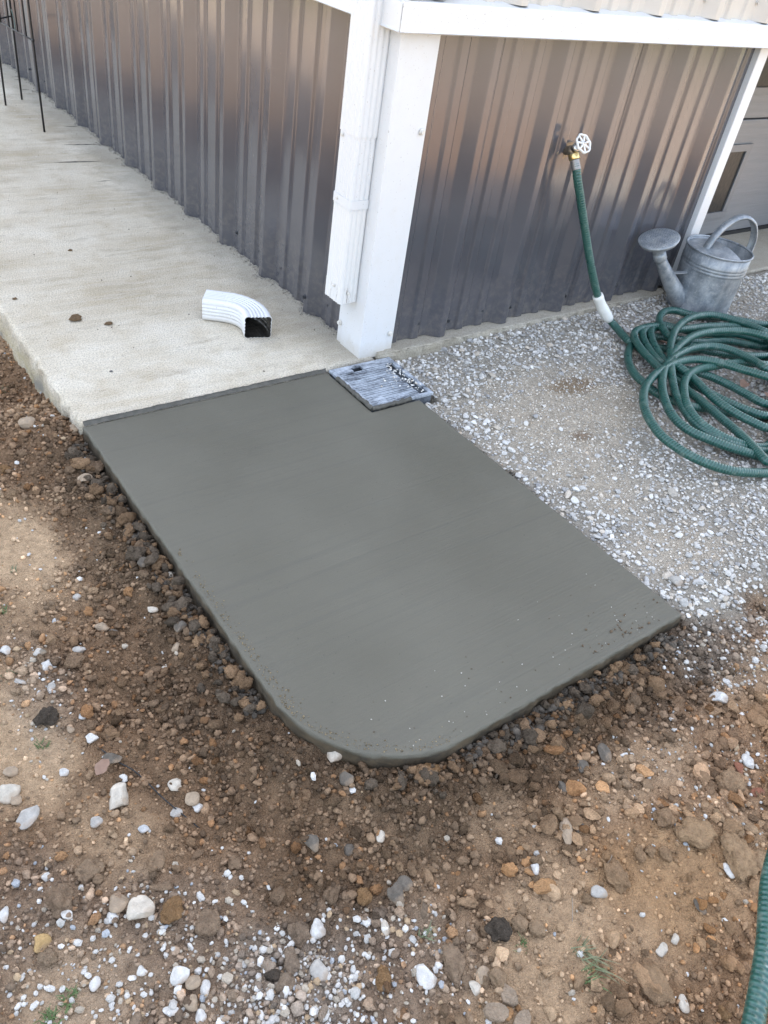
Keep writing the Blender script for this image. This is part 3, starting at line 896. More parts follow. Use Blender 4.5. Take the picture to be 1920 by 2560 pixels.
along('stem', [(.0001, 0), (.0042, 0), (.0042, .034), (.0001, .034)], BE + AX * .020, AX, M['chrome'], fc, 12)
HW = BE + AX * .052
wheel = along('handwheel', [(.0255, -.0035), (.0285, -.0045), (.0305, 0), (.0285, .0045), (.0255, .0035), (.0255, -.0035)], HW, AX, M['white_clean'], fc, 40)
# scalloped rim
me = wheel.data; mi = align(HW, AX).inverted()
for v_ in me.vertices:
    q = mi @ v_.co; t = math.atan2(q.y, q.x); k = 1 + .05 * math.cos(7 * t); q.x *= k; q.y *= k; v_.co = mi.inverted() @ q
along('hub', [(.0001, -.004), (.0085, -.004), (.0085, .005), (.006, .006), (.0001, .006)], HW, AX, M['white_clean'], wheel, 16)
along('wheel_screw', [(.0001, .006), (.0048, .006), (.0045, .0085), (.0001, .009)], HW, AX, M['chrome'], wheel, 10)
MW = align(HW, AX)
for k in range(7):
    t = 2 * math.pi * k / 7 + .2
    p0 = MW @ Vector((.006 * math.cos(t), .006 * math.sin(t), .001)); p1 = MW @ Vector((.027 * math.cos(t), .027 * math.sin(t), 0))
    rel(tube('spoke', [tuple(p0), tuple((p0 + p1) / 2), tuple(p1)], [.0032, .0028, .003], M['white_clean'], wheel, 8), wheel)

# ------------------------------------------------------------------ hose
HOSE=[(0.993,-0.160,0.017), (0.980,-0.217,0.012), (0.982,-0.267,0.007), (1.018,-0.296,0.002), (1.072,-0.334,-0.003), (1.162,-0.381,-0.003), (1.265,-0.421,-0.003),
(1.320,-0.496,-0.003), (1.447,-0.545,-0.003), (1.569,-0.502,-0.003), (1.719,-0.443,-0.003), (1.749,-0.424,-0.003), (1.644,-0.454,-0.003), (1.522,-0.497,-0.003),
(1.400,-0.402,-0.002), (1.267,-0.360,-0.002), (1.174,-0.291,-0.001), (1.087,-0.260,-0.001), (1.004,-0.272,-0.000), (0.923,-0.316,0.000), (0.857,-0.375,0.001), (0.814,-0.440,0.001),
(0.798,-0.498,0.001), (0.791,-0.540,0.000), (0.793,-0.575,-0.000), (0.809,-0.609,-0.001), (0.832,-0.651,-0.001), (0.891,-0.692,-0.002), (0.952,-0.750,-0.002),
(1.050,-0.802,-0.003), (1.173,-0.759,-0.003), (1.724,-0.521,0.003), (1.912,-0.395,0.011), (1.644,-0.443,0.017), (1.522,-0.486,0.017), (1.442,-0.402,0.019), (1.300,-0.345,0.020),
(1.229,-0.279,0.021), (1.187,-0.237,0.023), (1.130,-0.248,0.024), (1.082,-0.276,0.025), (1.028,-0.328,0.027), (0.986,-0.385,0.027), (0.961,-0.437,0.025), (0.962,-0.485,0.024),
(1.001,-0.529,0.023), (1.034,-0.577,0.021), (1.051,-0.636,0.020), (1.058,-0.700,0.019), (1.077,-0.775,0.017), (1.199,-0.732,0.017), (1.675,-0.520,0.020), (1.869,-0.393,0.024),
(1.684,-0.413,0.027), (1.561,-0.456,0.027), (1.441,-0.359,0.027), (1.276,-0.320,0.026), (1.191,-0.266,0.026), (1.130,-0.250,0.025), (1.088,-0.248,0.024), (1.054,-0.262,0.024),
(1.018,-0.296,0.023), (0.984,-0.343,0.022), (0.951,-0.401,0.022), (0.940,-0.440,0.021), (0.935,-0.493,0.021), (0.928,-0.567,0.020), (0.935,-0.650,0.019), (0.946,-0.710,0.019),
(0.967,-0.763,0.018), (1.009,-0.818,0.017), (1.132,-0.775,0.017), (1.692,-0.530,0.025), (1.897,-0.391,0.030), (1.646,-0.430,0.030), (1.523,-0.473,0.042), (1.478,-0.399,0.040),
(1.349,-0.340,0.037), (1.187,-0.305,0.035), (1.148,-0.257,0.032), (1.079,-0.241,0.029), (1.021,-0.250,0.027), (0.979,-0.291,0.024), (0.947,-0.347,0.021), (0.925,-0.404,0.019),
(0.912,-0.453,0.017), (0.903,-0.505,0.017), (0.893,-0.560,0.017), (0.876,-0.611,0.017), (0.864,-0.669,0.017), (0.842,-0.751,0.017), (0.821,-0.831,0.017), (0.800,-0.891,0.017),
(0.771,-0.955,0.017), (0.762,-0.979,0.017), (0.884,-0.936,0.017), (1.667,-0.582,0.020), (2.017,-0.354,0.024), (1.758,-0.365,0.027), (1.635,-0.408,0.027), (1.506,-0.312,0.029),
(1.371,-0.239,0.031), (1.332,-0.190,0.033), (1.266,-0.184,0.035), (1.181,-0.229,0.036), (1.135,-0.287,0.036), (1.111,-0.334,0.035), (1.126,-0.377,0.033), (1.157,-0.446,0.031),
(1.232,-0.504,0.029), (1.382,-0.571,0.027), (1.505,-0.529,0.027), (1.691,-0.449,0.030), (1.735,-0.415,0.030), (1.615,-0.442,0.030), (1.492,-0.485,0.057), (1.467,-0.398,0.057),
(1.407,-0.306,0.056), (1.296,-0.284,0.055), (1.160,-0.321,0.055), (1.036,-0.392,0.054), (0.964,-0.448,0.053), (0.921,-0.504,0.052), (0.924,-0.533,0.047), (0.919,-0.581,0.042),
(0.899,-0.651,0.037), (0.889,-0.710,0.032), (0.894,-0.775,0.027), (0.914,-0.828,0.022), (0.941,-0.863,0.017), (1.063,-0.820,0.017), (1.496,-0.634,0.026), (1.628,-0.542,0.030),
(1.395,-0.590,0.030), (1.272,-0.633,0.047), (1.215,-0.597,0.047), (1.149,-0.572,0.047), (1.062,-0.562,0.047), (1.003,-0.552,0.047), (0.939,-0.557,0.047), (0.877,-0.579,0.047),
(0.817,-0.618,0.047), (0.759,-0.671,0.044), (0.735,-0.713,0.037), (0.722,-0.758,0.031), (0.730,-0.797,0.024), (0.749,-0.834,0.017), (0.776,-0.865,0.011), (0.811,-0.890,0.004),
(0.881,-0.911,-0.003), (1.004,-0.868,-0.003), (1.527,-0.626,0.021), (1.738,-0.473,0.030), (1.530,-0.487,0.030), (1.407,-0.530,0.077), (1.364,-0.465,0.074), (1.291,-0.424,0.070),
(1.217,-0.404,0.067), (1.149,-0.399,0.063), (1.078,-0.413,0.060), (1.005,-0.437,0.056), (0.944,-0.464,0.053), (0.879,-0.518,0.049), (0.833,-0.562,0.044), (0.786,-0.612,0.039),
(0.754,-0.660,0.033), (0.728,-0.713,0.027), (0.717,-0.760,0.021), (0.725,-0.805,0.015), (0.747,-0.855,0.009), (0.800,-0.898,0.003), (0.855,-0.929,-0.003), (0.977,-0.886,-0.003),
(1.384,-0.703,0.020), (1.514,-0.604,0.030), (1.302,-0.637,0.030), (1.179,-0.680,0.072), (1.192,-0.618,0.070), (1.192,-0.549,0.067), (1.168,-0.496,0.065), (1.130,-0.470,0.062),
(1.074,-0.457,0.059), (1.013,-0.460,0.057), (0.942,-0.472,0.054), (0.876,-0.497,0.051), (0.810,-0.537,0.049), (0.759,-0.578,0.045), (0.709,-0.631,0.040), (0.672,-0.686,0.034),
(0.657,-0.737,0.029), (0.664,-0.782,0.024), (0.694,-0.826,0.018), (0.723,-0.869,0.013), (0.761,-0.907,0.008), (0.792,-0.937,0.003), (0.819,-0.951,-0.003), (0.942,-0.908,-0.003),
(1.254,-0.760,0.020), (1.380,-0.663,0.030), (1.255,-0.667,0.030), (1.133,-0.710,0.072), (1.112,-0.672,0.070), (1.088,-0.622,0.067), (1.065,-0.570,0.064), (1.027,-0.528,0.061),
(0.985,-0.506,0.058), (0.925,-0.499,0.055), (0.866,-0.504,0.052), (0.801,-0.517,0.050), (0.737,-0.539,0.047), (0.678,-0.571,0.044), (0.631,-0.610,0.040), (0.595,-0.651,0.036),
(0.568,-0.698,0.032), (0.549,-0.751,0.027), (0.549,-0.797,0.023), (0.556,-0.841,0.019), (0.575,-0.884,0.015), (0.606,-0.924,0.010), (0.646,-0.956,0.006), (0.699,-0.981,0.002),
(0.748,-0.998,-0.003)]
hose = empty('garden_hose', (OUT.x, OUT.y, OUT.z))
tag(hose, 'green ribbed garden hose running from the faucet into a coil on the gravel', 'hose')
HR = .0134
hang = [(FX, -.021, .556), (FX + .001, -.034, .538), (.735, -.045, .506), (.758, -.052, .461), (.803, -.068, .366), (.862, -.092, .241), (.929, -.115, .121), (.985, -.135, .048), (1.018, -.165, .012)]
coil = HOSE[2:]
tail_end = HOSE[-1]
tail = [(1.02, -1.12, -.01), (.95, -1.38, -.02), (.62, -1.62, -.01), (.25, -1.62, .03), (-.04, -1.62, .09), (-.24, -1.645, .125), (-.435, -1.705, .13), (-.552, -1.766, .135), (-.645, -1.812, .128), (-.75, -1.865, .10), (-.92, -1.96, .04), (-1.1, -2.1, -.02), (-1.2, -2.35, -.06), (-1.1, -2.7, -.06)]
path = catmull(np.array(hang + list(coil) + tail), .006)
# smooth, then evenly resample
for _ in range(6):
    path[1:-1] = (path[:-2] + 2 * path[1:-1] + path[2:]) / 4
Lc = np.concatenate([[0], np.cumsum(np.linalg.norm(np.diff(path, axis=0), axis=1))])
Ls = np.arange(0, Lc[-1], .0095)
path = np.stack([np.interp(Ls, Lc, path[:, i]) for i in range(3)], 1)
rel(tube('hose_tube', path, HR * (1 + .025 * (fbm(Ls * 9, Ls * 0, 19, 2) - .5)), M['hose'], hose, 14), hose)
d0 = Vector(path[3] - path[0]).normalized(); P0 = Vector(path[0])
along('brass_coupling', [(.0001, -.020), (.0165, -.020), (.0175, -.018), (.0175, -.004), (.0165, -.002), (.0001, -.002)], P0 - d0 * .002, d0, M['brass'], hose, 8)
fer = [(.0137, -.003)]
for k in range(4): fer += [(.0146, .002 + k * .006), (.0138, .005 + k * .006)]
fer += [(.0148, .026), (.0138, .027)]
along('ferrule', fer, P0, d0, M['ferrule'], hose, 24)
i0 = int(np.argmin(np.abs(path[:int(1.0 / .0095), 2] - .120)))
sl = path[i0:i0 + 14]
rr = np.interp(np.linspace(0, 1, len(sl)), [0, .06, .25, .6, .85, 1], [.0185, .0195, .0178, .0205, .0195, .0155])
rel(tube('white_bend_sleeve', sl, rr, M['sleeve'], hose, 20), hose)

# ------------------------------------------------------------------ watering can
CX, CY, CZ = 1.545, -.145, -.008
can = empty('watering_can', (CX, CY, CZ))
tag(can, 'weathered galvanised watering can with big round rose, beside the door jamb', 'watering can')
cm = Matrix.Translation((CX, CY, CZ))
H_ = .248
body = [(.0001, .004), (.112, .004), (.119, .0), (.122, .003), (.122, .010), (.1195, .014), (.120, .05)]
body += [(.1225, .168), (.1225, .172), (.1252, .176), (.1225, .180), (.1225, .184), (.1255, .188), (.1228, .192), (.1228, .196), (.1255, .200), (.123, .204), (.1245, H_ - .006)]
inner = [(.121, H_ - .006), (.1185, .05), (.117, .012), (.0001, .012)]
rel(lathe('can_body', body + inner, M['galv'], can, 64, cm), can)
a_ = np.linspace(0, 2 * np.pi, 64); rim = np.stack([CX + .1245 * np.cos(a_), CY + .1245 * np.sin(a_), np.full(64, CZ + H_ - .004)], 1)
rel(tube('can_rim', rim, .0042, M['galv'], can, 10), can)
U = np.array([-.975, .22, 0]); U /= np.linalg.norm(U); UP = np.array([0, 0, 1.]); SD = np.cross(UP, U)
C0 = np.array([CX, CY, CZ])
# half lid towards the spout, gently domed
V = []; F = []; nr, na = 8, 25
for i in range(nr + 1):
    x_ = -.012 + (.120 + .012) * i / nr
    hw = math.sqrt(max(.1205**2 - x_**2, 1e-8))
    for j in range(na):
        s = -1 + 2 * j / (na - 1)
        V.append(C0 + U * x_ + SD * hw * s + UP * (H_ - .014 + .022 * (1 - s * s) * (1 - (i / nr)**2)))
for i in range(nr):
    for j in range(na - 1):
        q = i * na + j; F.append((q, q + 1, q + 1 + na, q + na))
lid = rel(obj('half_lid', mesh_np('half_lid', V, F, True), M['galv'], can), can)
lid.modifiers.new('thickness', 'SOLIDIFY').thickness = .0015
# handle: wide rolled strap from the lid over the top down to the back
hp = catmull([C0 + U * d + UP * z for d, z in [(.078, .243), (.062, .285), (.030, .330), (-.020, .362), (-.075, .366), (-.128, .338), (-.160, .285), (-.165, .225), (-.150, .160), (-.124, .098)]], .008)
T, N, B = frames(hp); rings = []
for i in range(len(hp)):
    inw = np.cross(T[i], SD); inw /= np.linalg.norm(inw)
    if inw @ (C0 + UP * .2 - hp[i]) < 0: inw = -inw
    w_ = .0165
    prof = [(-w_, .010), (-w_ * .95, .004), (-w_ * .6, -.001), (0, -.003), (w_ * .6, -.001), (w_ * .95, .004), (w_, .010), (w_ * .85, .008), (w_ * .55, .002), (0, .0), (-w_ * .55, .002), (-w_ * .85, .008)]
    rings.append(np.array([hp[i] + SD * a_ + inw * b_ for a_, b_ in prof]))
V, F = sweep(None, rings)
rel(obj('can_handle', mesh_np('can_handle', V, F, True), M['galv'], can), can)
# spout
sp = catmull([C0 + U * d + UP * z for d, z in [(.098, .040), (.135, .070), (.200, .130), (.258, .190), (.285, .222), (.300, .244)]], .01)
rs = np.interp(np.linspace(0, 1, len(sp)), [0, .15, .8, 1], [.040, .034, .0205, .0195])
rel(tube('can_spout', sp, rs, M['galv'], can, 28), can)
i1 = int(len(sp) * .84)
rel(tube('spout_collar', sp[i1:i1 + 4], [.0235] * len(sp[i1:i1 + 4]), M['galv'], can, 24), can)
rn = Vector(U * .36 + UP * .93 - SD * .0).normalized()
RO = Vector(sp[-1]) - rn * .004
rel(lathe('rose', [(.0195, -.012), (.021, .0), (.030, .014), (.052, .026), (.066, .034), (.072, .043), (.0735, .047), (.070, .050), (.045, .054), (.0001, .056)], M['galv'], can, 56, align(RO, rn)), can)
hm = bpy.data.materials.get('black_rubber')
holes = []
MR = align(RO, rn)
bm = bmesh.new()
for r_, k_ in [(.012, 8), (.021, 14), (.030, 20), (.039, 26), (.048, 32), (.057, 38), (.065, 42)]:
    for j in range(k_):
        t = 2 * math.pi * (j + .5 * (k_ % 4 == 0)) / k_
        zz = np.interp(r_, [0, .045, .070], [.056, .054, .050]) + .0006
        bmesh.ops.create_circle(bm, cap_ends=True, segments=6, radius=.0013, matrix=MR @ Matrix.Translation((r_ * math.cos(t), r_ * math.sin(t), zz)))
hs = rel(from_bm('rose_holes', bm, M['rubber'], can), can); tag(hs, kind='stuff')
b0 = C0 + U * .118 + UP * .150; b1 = C0 + U * .235 + UP * .150
V = []
for p in (b0, b1):
    for s, z in ((-.009, 0), (.009, 0), (.009, .003), (-.009, .003)): V.append(p + SD * s + UP * z)
rel(obj('spout_brace', mesh_np('spout_brace', V, [(0, 1, 5, 4), (1, 2, 6, 5), (2, 3, 7, 6), (3, 0, 4, 7), (0, 3, 2, 1), (4, 5, 6, 7)]), M['galv'], can), can)

# ------------------------------------------------------------------ loose downspout elbow on the walk
el = empty('downspout_elbow', (-.24, .30, 0))
tag(el, 'loose white fluted downspout elbow lying on the old concrete walk', 'downspout elbow')
W_, Hh = .084, .071
h0 = math.atan2(.95, .31); h1 = h0 + math.radians(72)
pts = [np.array([-.232, .222])]; hd = h0
segs = [(.035, 0)] + [(.0175, math.radians(72) / 8)] * 8 + [(.066, 0)]
hds = [h0]
pos = pts[0].copy()
for (L, dh) in segs:
    hd2 = hd + dh; pos = pos + L * np.array([math.cos((hd + hd2) / 2), math.sin((hd + hd2) / 2)]); pts.append(pos.copy()); hds.append(hd2); hd = hd2
pa = []; ha = []; sca = []
for i in range(len(pts) - 1):
    for k in range(4):
        t = k / 4; pa.append(pts[i] * (1 - t) + pts[i + 1] * t); ha.append(hds[i] * (1 - t) + hds[i + 1] * t)
        sca.append(1 + (.018 * (1 - abs(2 * ((t + .5) % 1) - 1)) if 0 < i < len(pts) - 2 else .012 * (i == 0)))
pa.append(pts[-1]); ha.append(hds[-1]); sca.append(1)
sec = flute_section(W_, Hh, r=.010, depth=.0022, n_flute=(5, 4), lo=.18, hi=.82)
rings = []
for lay in (0, 1):
    rr = []
    for i in range(len(pa)):
        k_ = sca[i] * (1 - .03 * lay)
        sd_ = np.array([math.sin(ha[i]), -math.cos(ha[i])])
        rr.append(np.column_stack([pa[i][None] + (sec[:, 0] * k_)[:, None] * sd_[None], Hh * .5 * 1.02 + sec[:, 1] * k_]))
    rings.append(rr)
V, F = sweep(None, rings[0])
rel(obj('elbow_shell', mesh_np('elbow_shell', V, F, False), M['white_pipe'], el), el)
V, F = sweep(None, rings[1])
rel(obj('elbow_lining', mesh_np('elbow_lining', V, F[:, ::-1], False), M['bare_metal'], el), el)
n = len(sec); V = np.concatenate([rings[0][0], rings[1][0], rings[0][-1], rings[1][-1]]); F = []
for j in range(n):
    k = (j + 1) % n; F.append((k, j, n + j, n + k)); F.append((2 * n + j, 2 * n + k, 3 * n + k, 3 * n + j))
rel(obj('elbow_lip', mesh_np('elbow_lip', V, np.array(F)), M['white_pipe'], el), el)

# ------------------------------------------------------------------ catch basin with slatted grate
cb = empty('catch_basin', (-.018, -.14, -.05))
tag(cb, 'cement-splashed plastic catch basin with slatted grate at the building corner', 'catch basin')
BX0, BX1, BY0, BY1, BZ = -.127, .098, -.256, -.026, -.005
def cbox(name, lo, hi, mat, bevel=.0015): return rel(box(name, lo, hi, mat, cb, bevel), cb)
cbox('basin_wall', (BX0 + .004, BY0 + .004, -.15), (BX0 + .009, BY1 - .004, BZ - .006), M['basin'], 0)
cbox('basin_wall', (BX1 - .009, BY0 + .004, -.15), (BX1 - .004, BY1 - .004, BZ - .006), M['basin'], 0)
cbox('basin_wall', (BX0 + .009, BY0 + .004, -.15), (BX1 - .009, BY0 + .009, BZ - .006), M['basin'], 0)
cbox('basin_wall', (BX0 + .009, BY1 - .009, -.15), (BX1 - .009, BY1 - .004, BZ - .006), M['basin'], 0)
cbox('basin_floor', (BX0 + .009, BY0 + .009, -.026), (BX1 - .009, BY1 - .009, -.022), M['basin'], 0)
cbox('grate_frame', (BX0, BY0, BZ - .006), (BX0 + .014, BY1, BZ + .003), M['grate'])
cbox('grate_frame', (BX1 - .014, BY0, BZ - .006), (BX1, BY1, BZ + .003), M['grate'])
cbox('grate_frame', (BX0 + .014, BY0, BZ - .006), (BX1 - .014, BY0 + .012, BZ + .0028), M['grate'])
for (xa, xb_) in ((BX0 + .014, -.058), (-.022, BX1 - .014)): cbox('grate_frame', (xa, BY1 - .034, BZ - .006), (xb_, BY1, BZ + .0028), M['grate'])
cbox('grate_frame', (-.058, BY1 - .012, BZ - .006), (-.022, BY1, BZ + .0028), M['grate'])
ns = 24
for k in range(ns):
    y0 = BY0 + .014 + k * (BY1 - BY0 - .014 - .036) / ns
    cbox('slat', (BX0 + .014, y0, BZ - .0012), (.054, y0 + .0040, BZ + .0018 + .0008 * ((k * 13) % 3)), M['grate'], .0006)
for x_ in (-.07, .0, .052): cbox('cross_rib', (x_, BY0 + .012, BZ - .008), (x_ + .004, BY1 - .034, BZ - .002), M['basin'], 0)
cbox('cement_web', (-.093, -.238, BZ - .003), (-.06, -.205, BZ + .0014), M['grate'], .0008)
cbox('cement_web', (-.03, -.238, BZ - .003), (.02, -.222, BZ + .0014), M['grate'], .0008)
cbox('cement_web', (-.093, -.13, BZ - .003), (-.055, -.105, BZ + .0010), M['grate'], .0008)
# cement lip left along two sides
for (pts_, sd) in [([(BX0 - .001, y) for y in np.arange(-.075, BY0, -.006)], 1), ([(x, BY0 - .001) for x in np.arange(BX0 + .0, .015, .006)], 2)]:
    P = np.array([(p[0], p[1], BZ + .0015) for p in pts_]); r = .0045 + .004 * fbm(np.arange(len(P)) * .8, np.zeros(len(P)), 8 + sd, 2)
    rel(tube('cement_lip', P + RNG.normal(0, .0009, P.shape), r, M['smear'], cb, 8), cb)

# ------------------------------------------------------------------ black wire stand on the walk
st = empty('wire_stand', (-.18, 2.65, 0))
tag(st, 'tall black wire plant stand with thin legs on the walk, upper left', 'plant stand')
def wire(name, p, q, r=.0042):
    P = np.linspace(p, q, 5); return rel(tube(name, P, r, M['black_metal'], st, 8), st)
f1, f2, f3, f4 = (-.229, 2.816, 0.), (-.121, 2.917, 0.), (-.186, 2.366, 0.), (-.40, 2.50, 0.)
t1, t2, t3, t4 = (-.225, 2.75, 1.35), (-.135, 2.83, 1.35), (-.182, 2.42, 1.35), (-.36, 2.54, 1.35)
def on(p, q, z): t = z / 1.35; return tuple(p[i] + (q[i] - p[i]) * t for i in range(3))
for f_, t_ in ((f1, t1), (f3, t3), (f2, t2)): wire('stand_leg', f_, t_, .0048)
def xb(z, r=.0035):
    A, B_, C_ = on(f1, t1, z), on(f3, t3, z), on(f2, t2, z)
    for p, q in ((A, B_), (A, C_)): wire('cross_wire', p, q, r)
for z in (.375, .80, 1.25): xb(z)
for t in (.17, .40, .62, .84):
    p = np.array(on(f1, t1, .375)) * (1 - t) + np.array(on(f3, t3, .375)) * t; q = np.array(t1) * (1 - t) + np.array(t3) * t
    wire('upright_wire', p, q, .0032)
bulb('weld_knob', on(f3, t3, .375), .0075, M['black_metal'], st)
rel(tube('green_tie', catmull([on(f2, t2, .40), (-.13, 2.86, .405), (-.14, 2.80, .37), (-.15, 2.77, .34)], .01), .0022, M['hose'], st, 6), st)

# ------------------------------------------------------------------ loose stones
def ico(sub):
    bm = bmesh.new(); bmesh.ops.create_icosphere(bm, subdivisions=sub, radius=1)
    V = np.array([v.co[:] for v in bm.verts]); F = np.array([[v.index for v in f.verts] for f in bm.faces]); bm.free(); return V, F
I0, I1, I2, I3 = ico(1), ico(2), ico(3), ico(4)
def shapes(base, n, amp, freq, seed, cut=0, rough=0.):
    out = []
    rg = np.random.default_rng(seed)
    for k in range(n):
        V = base[0].copy()
        if cut:                                            # chip flat facets off the ball: crushed stone
            for _ in range(cut):
                d = rg.normal(size=3); d /= np.linalg.norm(d); c = rg.uniform(.45, .8)
                h = V @ d; V = np.where((h > c)[:, None], V - (h - c)[:, None] * d, V)
        V = V * (1 + amp * (noise3(base[0] * freq + rg.uniform(0, 50, 3), seed + k) - .5) * 2)[:, None]
        if rough: V = V * (1 + rough * (noise3(base[0] * freq * 3.1 + rg.uniform(0, 50, 3), seed + 50 + k) - .5) * 2)[:, None]
        V *= 1 / np.abs(V).max()
        out.append(V)
    return np.array(out)
def rand_rot(n):
    q = RNG.normal(size=(n, 4)); q /= np.linalg.norm(q, axis=1)[:, None]; w, x, y, z = q.T
    return np.stack([np.stack([1 - 2 * (y * y + z * z), 2 * (x * y - z * w), 2 * (x * z + y * w)], 1), np.stack([2 * (x * y + z * w), 1 - 2 * (x * x + z * z), 2 * (y * z - x * w)], 1), np.stack([2 * (x * z - y * w), 2 * (y * z + x * w), 1 - 2 * (x * x + y * y)], 1)], 1)
def heap(name, pos, size, colr, base, sh, mat, smooth, flat=.65, lift=.3, label=None, cat=None, parent=None):
    n = len(pos); k = RNG.integers(0, len(sh), n); V = sh[k]                       # n,v,3
    sc = size[:, None] * np.stack([RNG.uniform(.8, 1.15, n), RNG.uniform(.65, 1., n), RNG.uniform(.5, .85, n)], 1)
    V = np.einsum('nij,nvj->nvi', rand_rot(n), V * sc[:, None, :])
    V[:, :, 2] *= flat
    V = V + pos[:, None, :]; V[:, :, 2] += (lift * size)[:, None]
    nv = V.shape[1]; F = (base[1][None] + (np.arange(n) * nv)[:, None, None]).reshape(-1, 3)
    o = obj(name, mesh_np(name, V.reshape(-1, 3), F, smooth, np.repeat(colr, nv, axis=0)), mat, parent)
    tag(o, label, cat, kind='stuff'); return o
def free(x, y, m=.004):
    """places where loose ground shows"""
    d = slab_dist(x, y)
    ok = (d > m) & ~((x > -.865 - m) & (y > -.02) & (x < .07)) & ~((y > -.024) & (x > .05))
    ok &= ~((x > -.135) & (x < .102) & (y > -.265) & (y < .02))
    return ok
def scatter(n, x0, x1, y0, y1, dens):
    X = []; Y = []; tot = 0
    while tot < n:
        x = RNG.uniform(x0, x1, 60000); y = RNG.uniform(y0, y1, 60000)
        k = free(x, y) & (RNG.random(60000) < dens(x, y))
        X.append(x[k]); Y.append(y[k]); tot += k.sum()
    return np.concatenate(X)[:n], np.concatenate(Y)[:n]
def seen(x, y):
    """rough outline of the ground the place's photograph shows, with a margin all round"""
    return (y > -1.15 - (x + 1.7) * .75) & (x < 2.5) & (y > -2.0)
def gz(x, y): return ground_z(x, y)

# crushed limestone on the right
GCOL = np.array([(.56, .545, .51), (.46, .45, .43), (.64, .62, .58), (.37, .365, .36), (.70, .69, .66), (.54, .48, .40), (.46, .42, .36)])
def gcolors(n):
    c = GCOL[RNG.choice(len(GCOL), n, p=[.26, .20, .18, .10, .09, .10, .07])] * RNG.uniform(.88, 1.22, n)[:, None]; return c
def gd(x, y):
    d = np.clip(gravel_mask(x, y), 0, 1) * (1 - .96 * dust(x, y)) * (y < .0)
    near = sstep(3.4, 1.2, np.hypot(x - .2, y + .9))
    return d * (.35 + .65 * near) * (x < 2.5)
sh0 = shapes(I0, 14, .25, 1.2, 5); sh1 = shapes(I1, 14, .10, 1.5, 6, cut=7)
x, y = scatter(31000, .03, 2.45, -1.5, -.02, gd); n = len(x); s = np.clip(RNG.lognormal(math.log(.0036), .42, n), .0018, .009)
heap('crushed_gravel', np.stack([x, y, gz(x, y)], 1), s, gcolors(n), I0, sh0, M['stone'], False, label='pale grey crushed stone spread between the slab and the metal wall', cat='gravel')
def gd2(x, y): return gd(x, y) * (.25 + .75 * np.maximum(sstep(.45, .15, np.abs(x - .10)), sstep(-.3, -.05, y)))
x, y = scatter(1700, .03, 2.3, -1.35, -.025, gd2); n = len(x); s = np.clip(RNG.lognormal(math.log(.0085), .3, n), .005, .018)
heap('coarse_gravel', np.stack([x, y, gz(x, y)], 1), s, gcolors(n) * .96, I1, sh1, M['stone'], False, label='larger grey stone pieces along the slab side and wall foot', cat='gravel')
# dusty patch: fine chips
x, y = scatter(3800, .03, 1.0, -1.3, -.1, lambda x, y: dust(x, y) * gravel_mask(x, y)); n = len(x); s = np.clip(RNG.lognormal(math.log(.0026), .35, n), .0014, .006)
heap('gravel_chips', np.stack([x, y, gz(x, y)], 1), s, gcolors(n) * np.array([1.05, 1., .93]), I0, sh0, M['stone'], False, lift=.2, label='fine stone chips in the dusty patch beside the slab', cat='gravel')

# soil crumbs
def soil_d(x, y): return (1 - gravel_mask(x, y)) * (1 - .88 * packed(x, y)) * seen(x, y) * (y < .9)
def ccol(x, y, k=1.0):
    c = soil_col(x, y) * k * RNG.uniform(.48, 1.45, len(x))[:, None]
    r = RNG.random(len(x)); c = np.where((r < .10)[:, None], c * np.array([1.2, 1.0, .8]), c); c = np.where((r > .93)[:, None], c * 1.5, c); return c
sc0 = shapes(I0, 12, .35, 1.1, 25); sc1 = shapes(I1, 18, .42, 1.4, 26, rough=.22); sc2 = shapes(I2, 18, .40, 1.5, 27, rough=.26)
x, y = scatter(30000, -1.65, .62, -2.0, .85, soil_d); n = len(x); s = np.clip(RNG.lognormal(math.log(.0029), .42, n), .0013, .006)
heap('soil_crumbs', np.stack([x, y, gz(x, y)], 1), s, ccol(x, y), I0, sc0, M['crumb'], True, .8, .25, 'fine crumbs of brown soil round the new slab', 'soil')
def clod_d(x, y):
    d = slab_dist(x, y); n = fbm(x * 8, y * 8, 91, 3)
    e = sstep(.34, .06, d) * .8 + .40
    return soil_d(x, y)**2 * e * sstep(.35, .6, n)
x, y = scatter(6500, -1.6, .5, -2.0, .6, lambda x, y: soil_d(x, y) * .8); n = len(x); s = np.clip(RNG.lognormal(math.log(.0046), .3, n), .003, .008)
heap('soil_pellets', np.stack([x, y, gz(x, y)], 1), s, ccol(x, y), I0, sc0, M['crumb'], True, .85, .35, 'pea sized pellets of brown soil round the slab', 'soil')
x, y = scatter(4800, -1.6, .5, -2.0, .6, clod_d); n = len(x); s = np.clip(RNG.lognormal(math.log(.0062), .33, n), .0035, .012)
heap('soil_lumps', np.stack([x, y, gz(x, y)], 1), s, ccol(x, y), I1, sc1, M['crumb'], True, .85, .42, 'small round lumps of loose dark soil', 'soil')
x, y = scatter(760, -1.55, .45, -2.0, .5, clod_d); n = len(x); s = np.clip(RNG.lognormal(math.log(.0105), .28, n), .007, .019)
heap('soil_clods', np.stack([x, y, gz(x, y)], 1), s, ccol(x, y, 1.15), I2, sc2, M['clod'], True, .85, .45, 'loose brown clods of dug soil', 'soil')
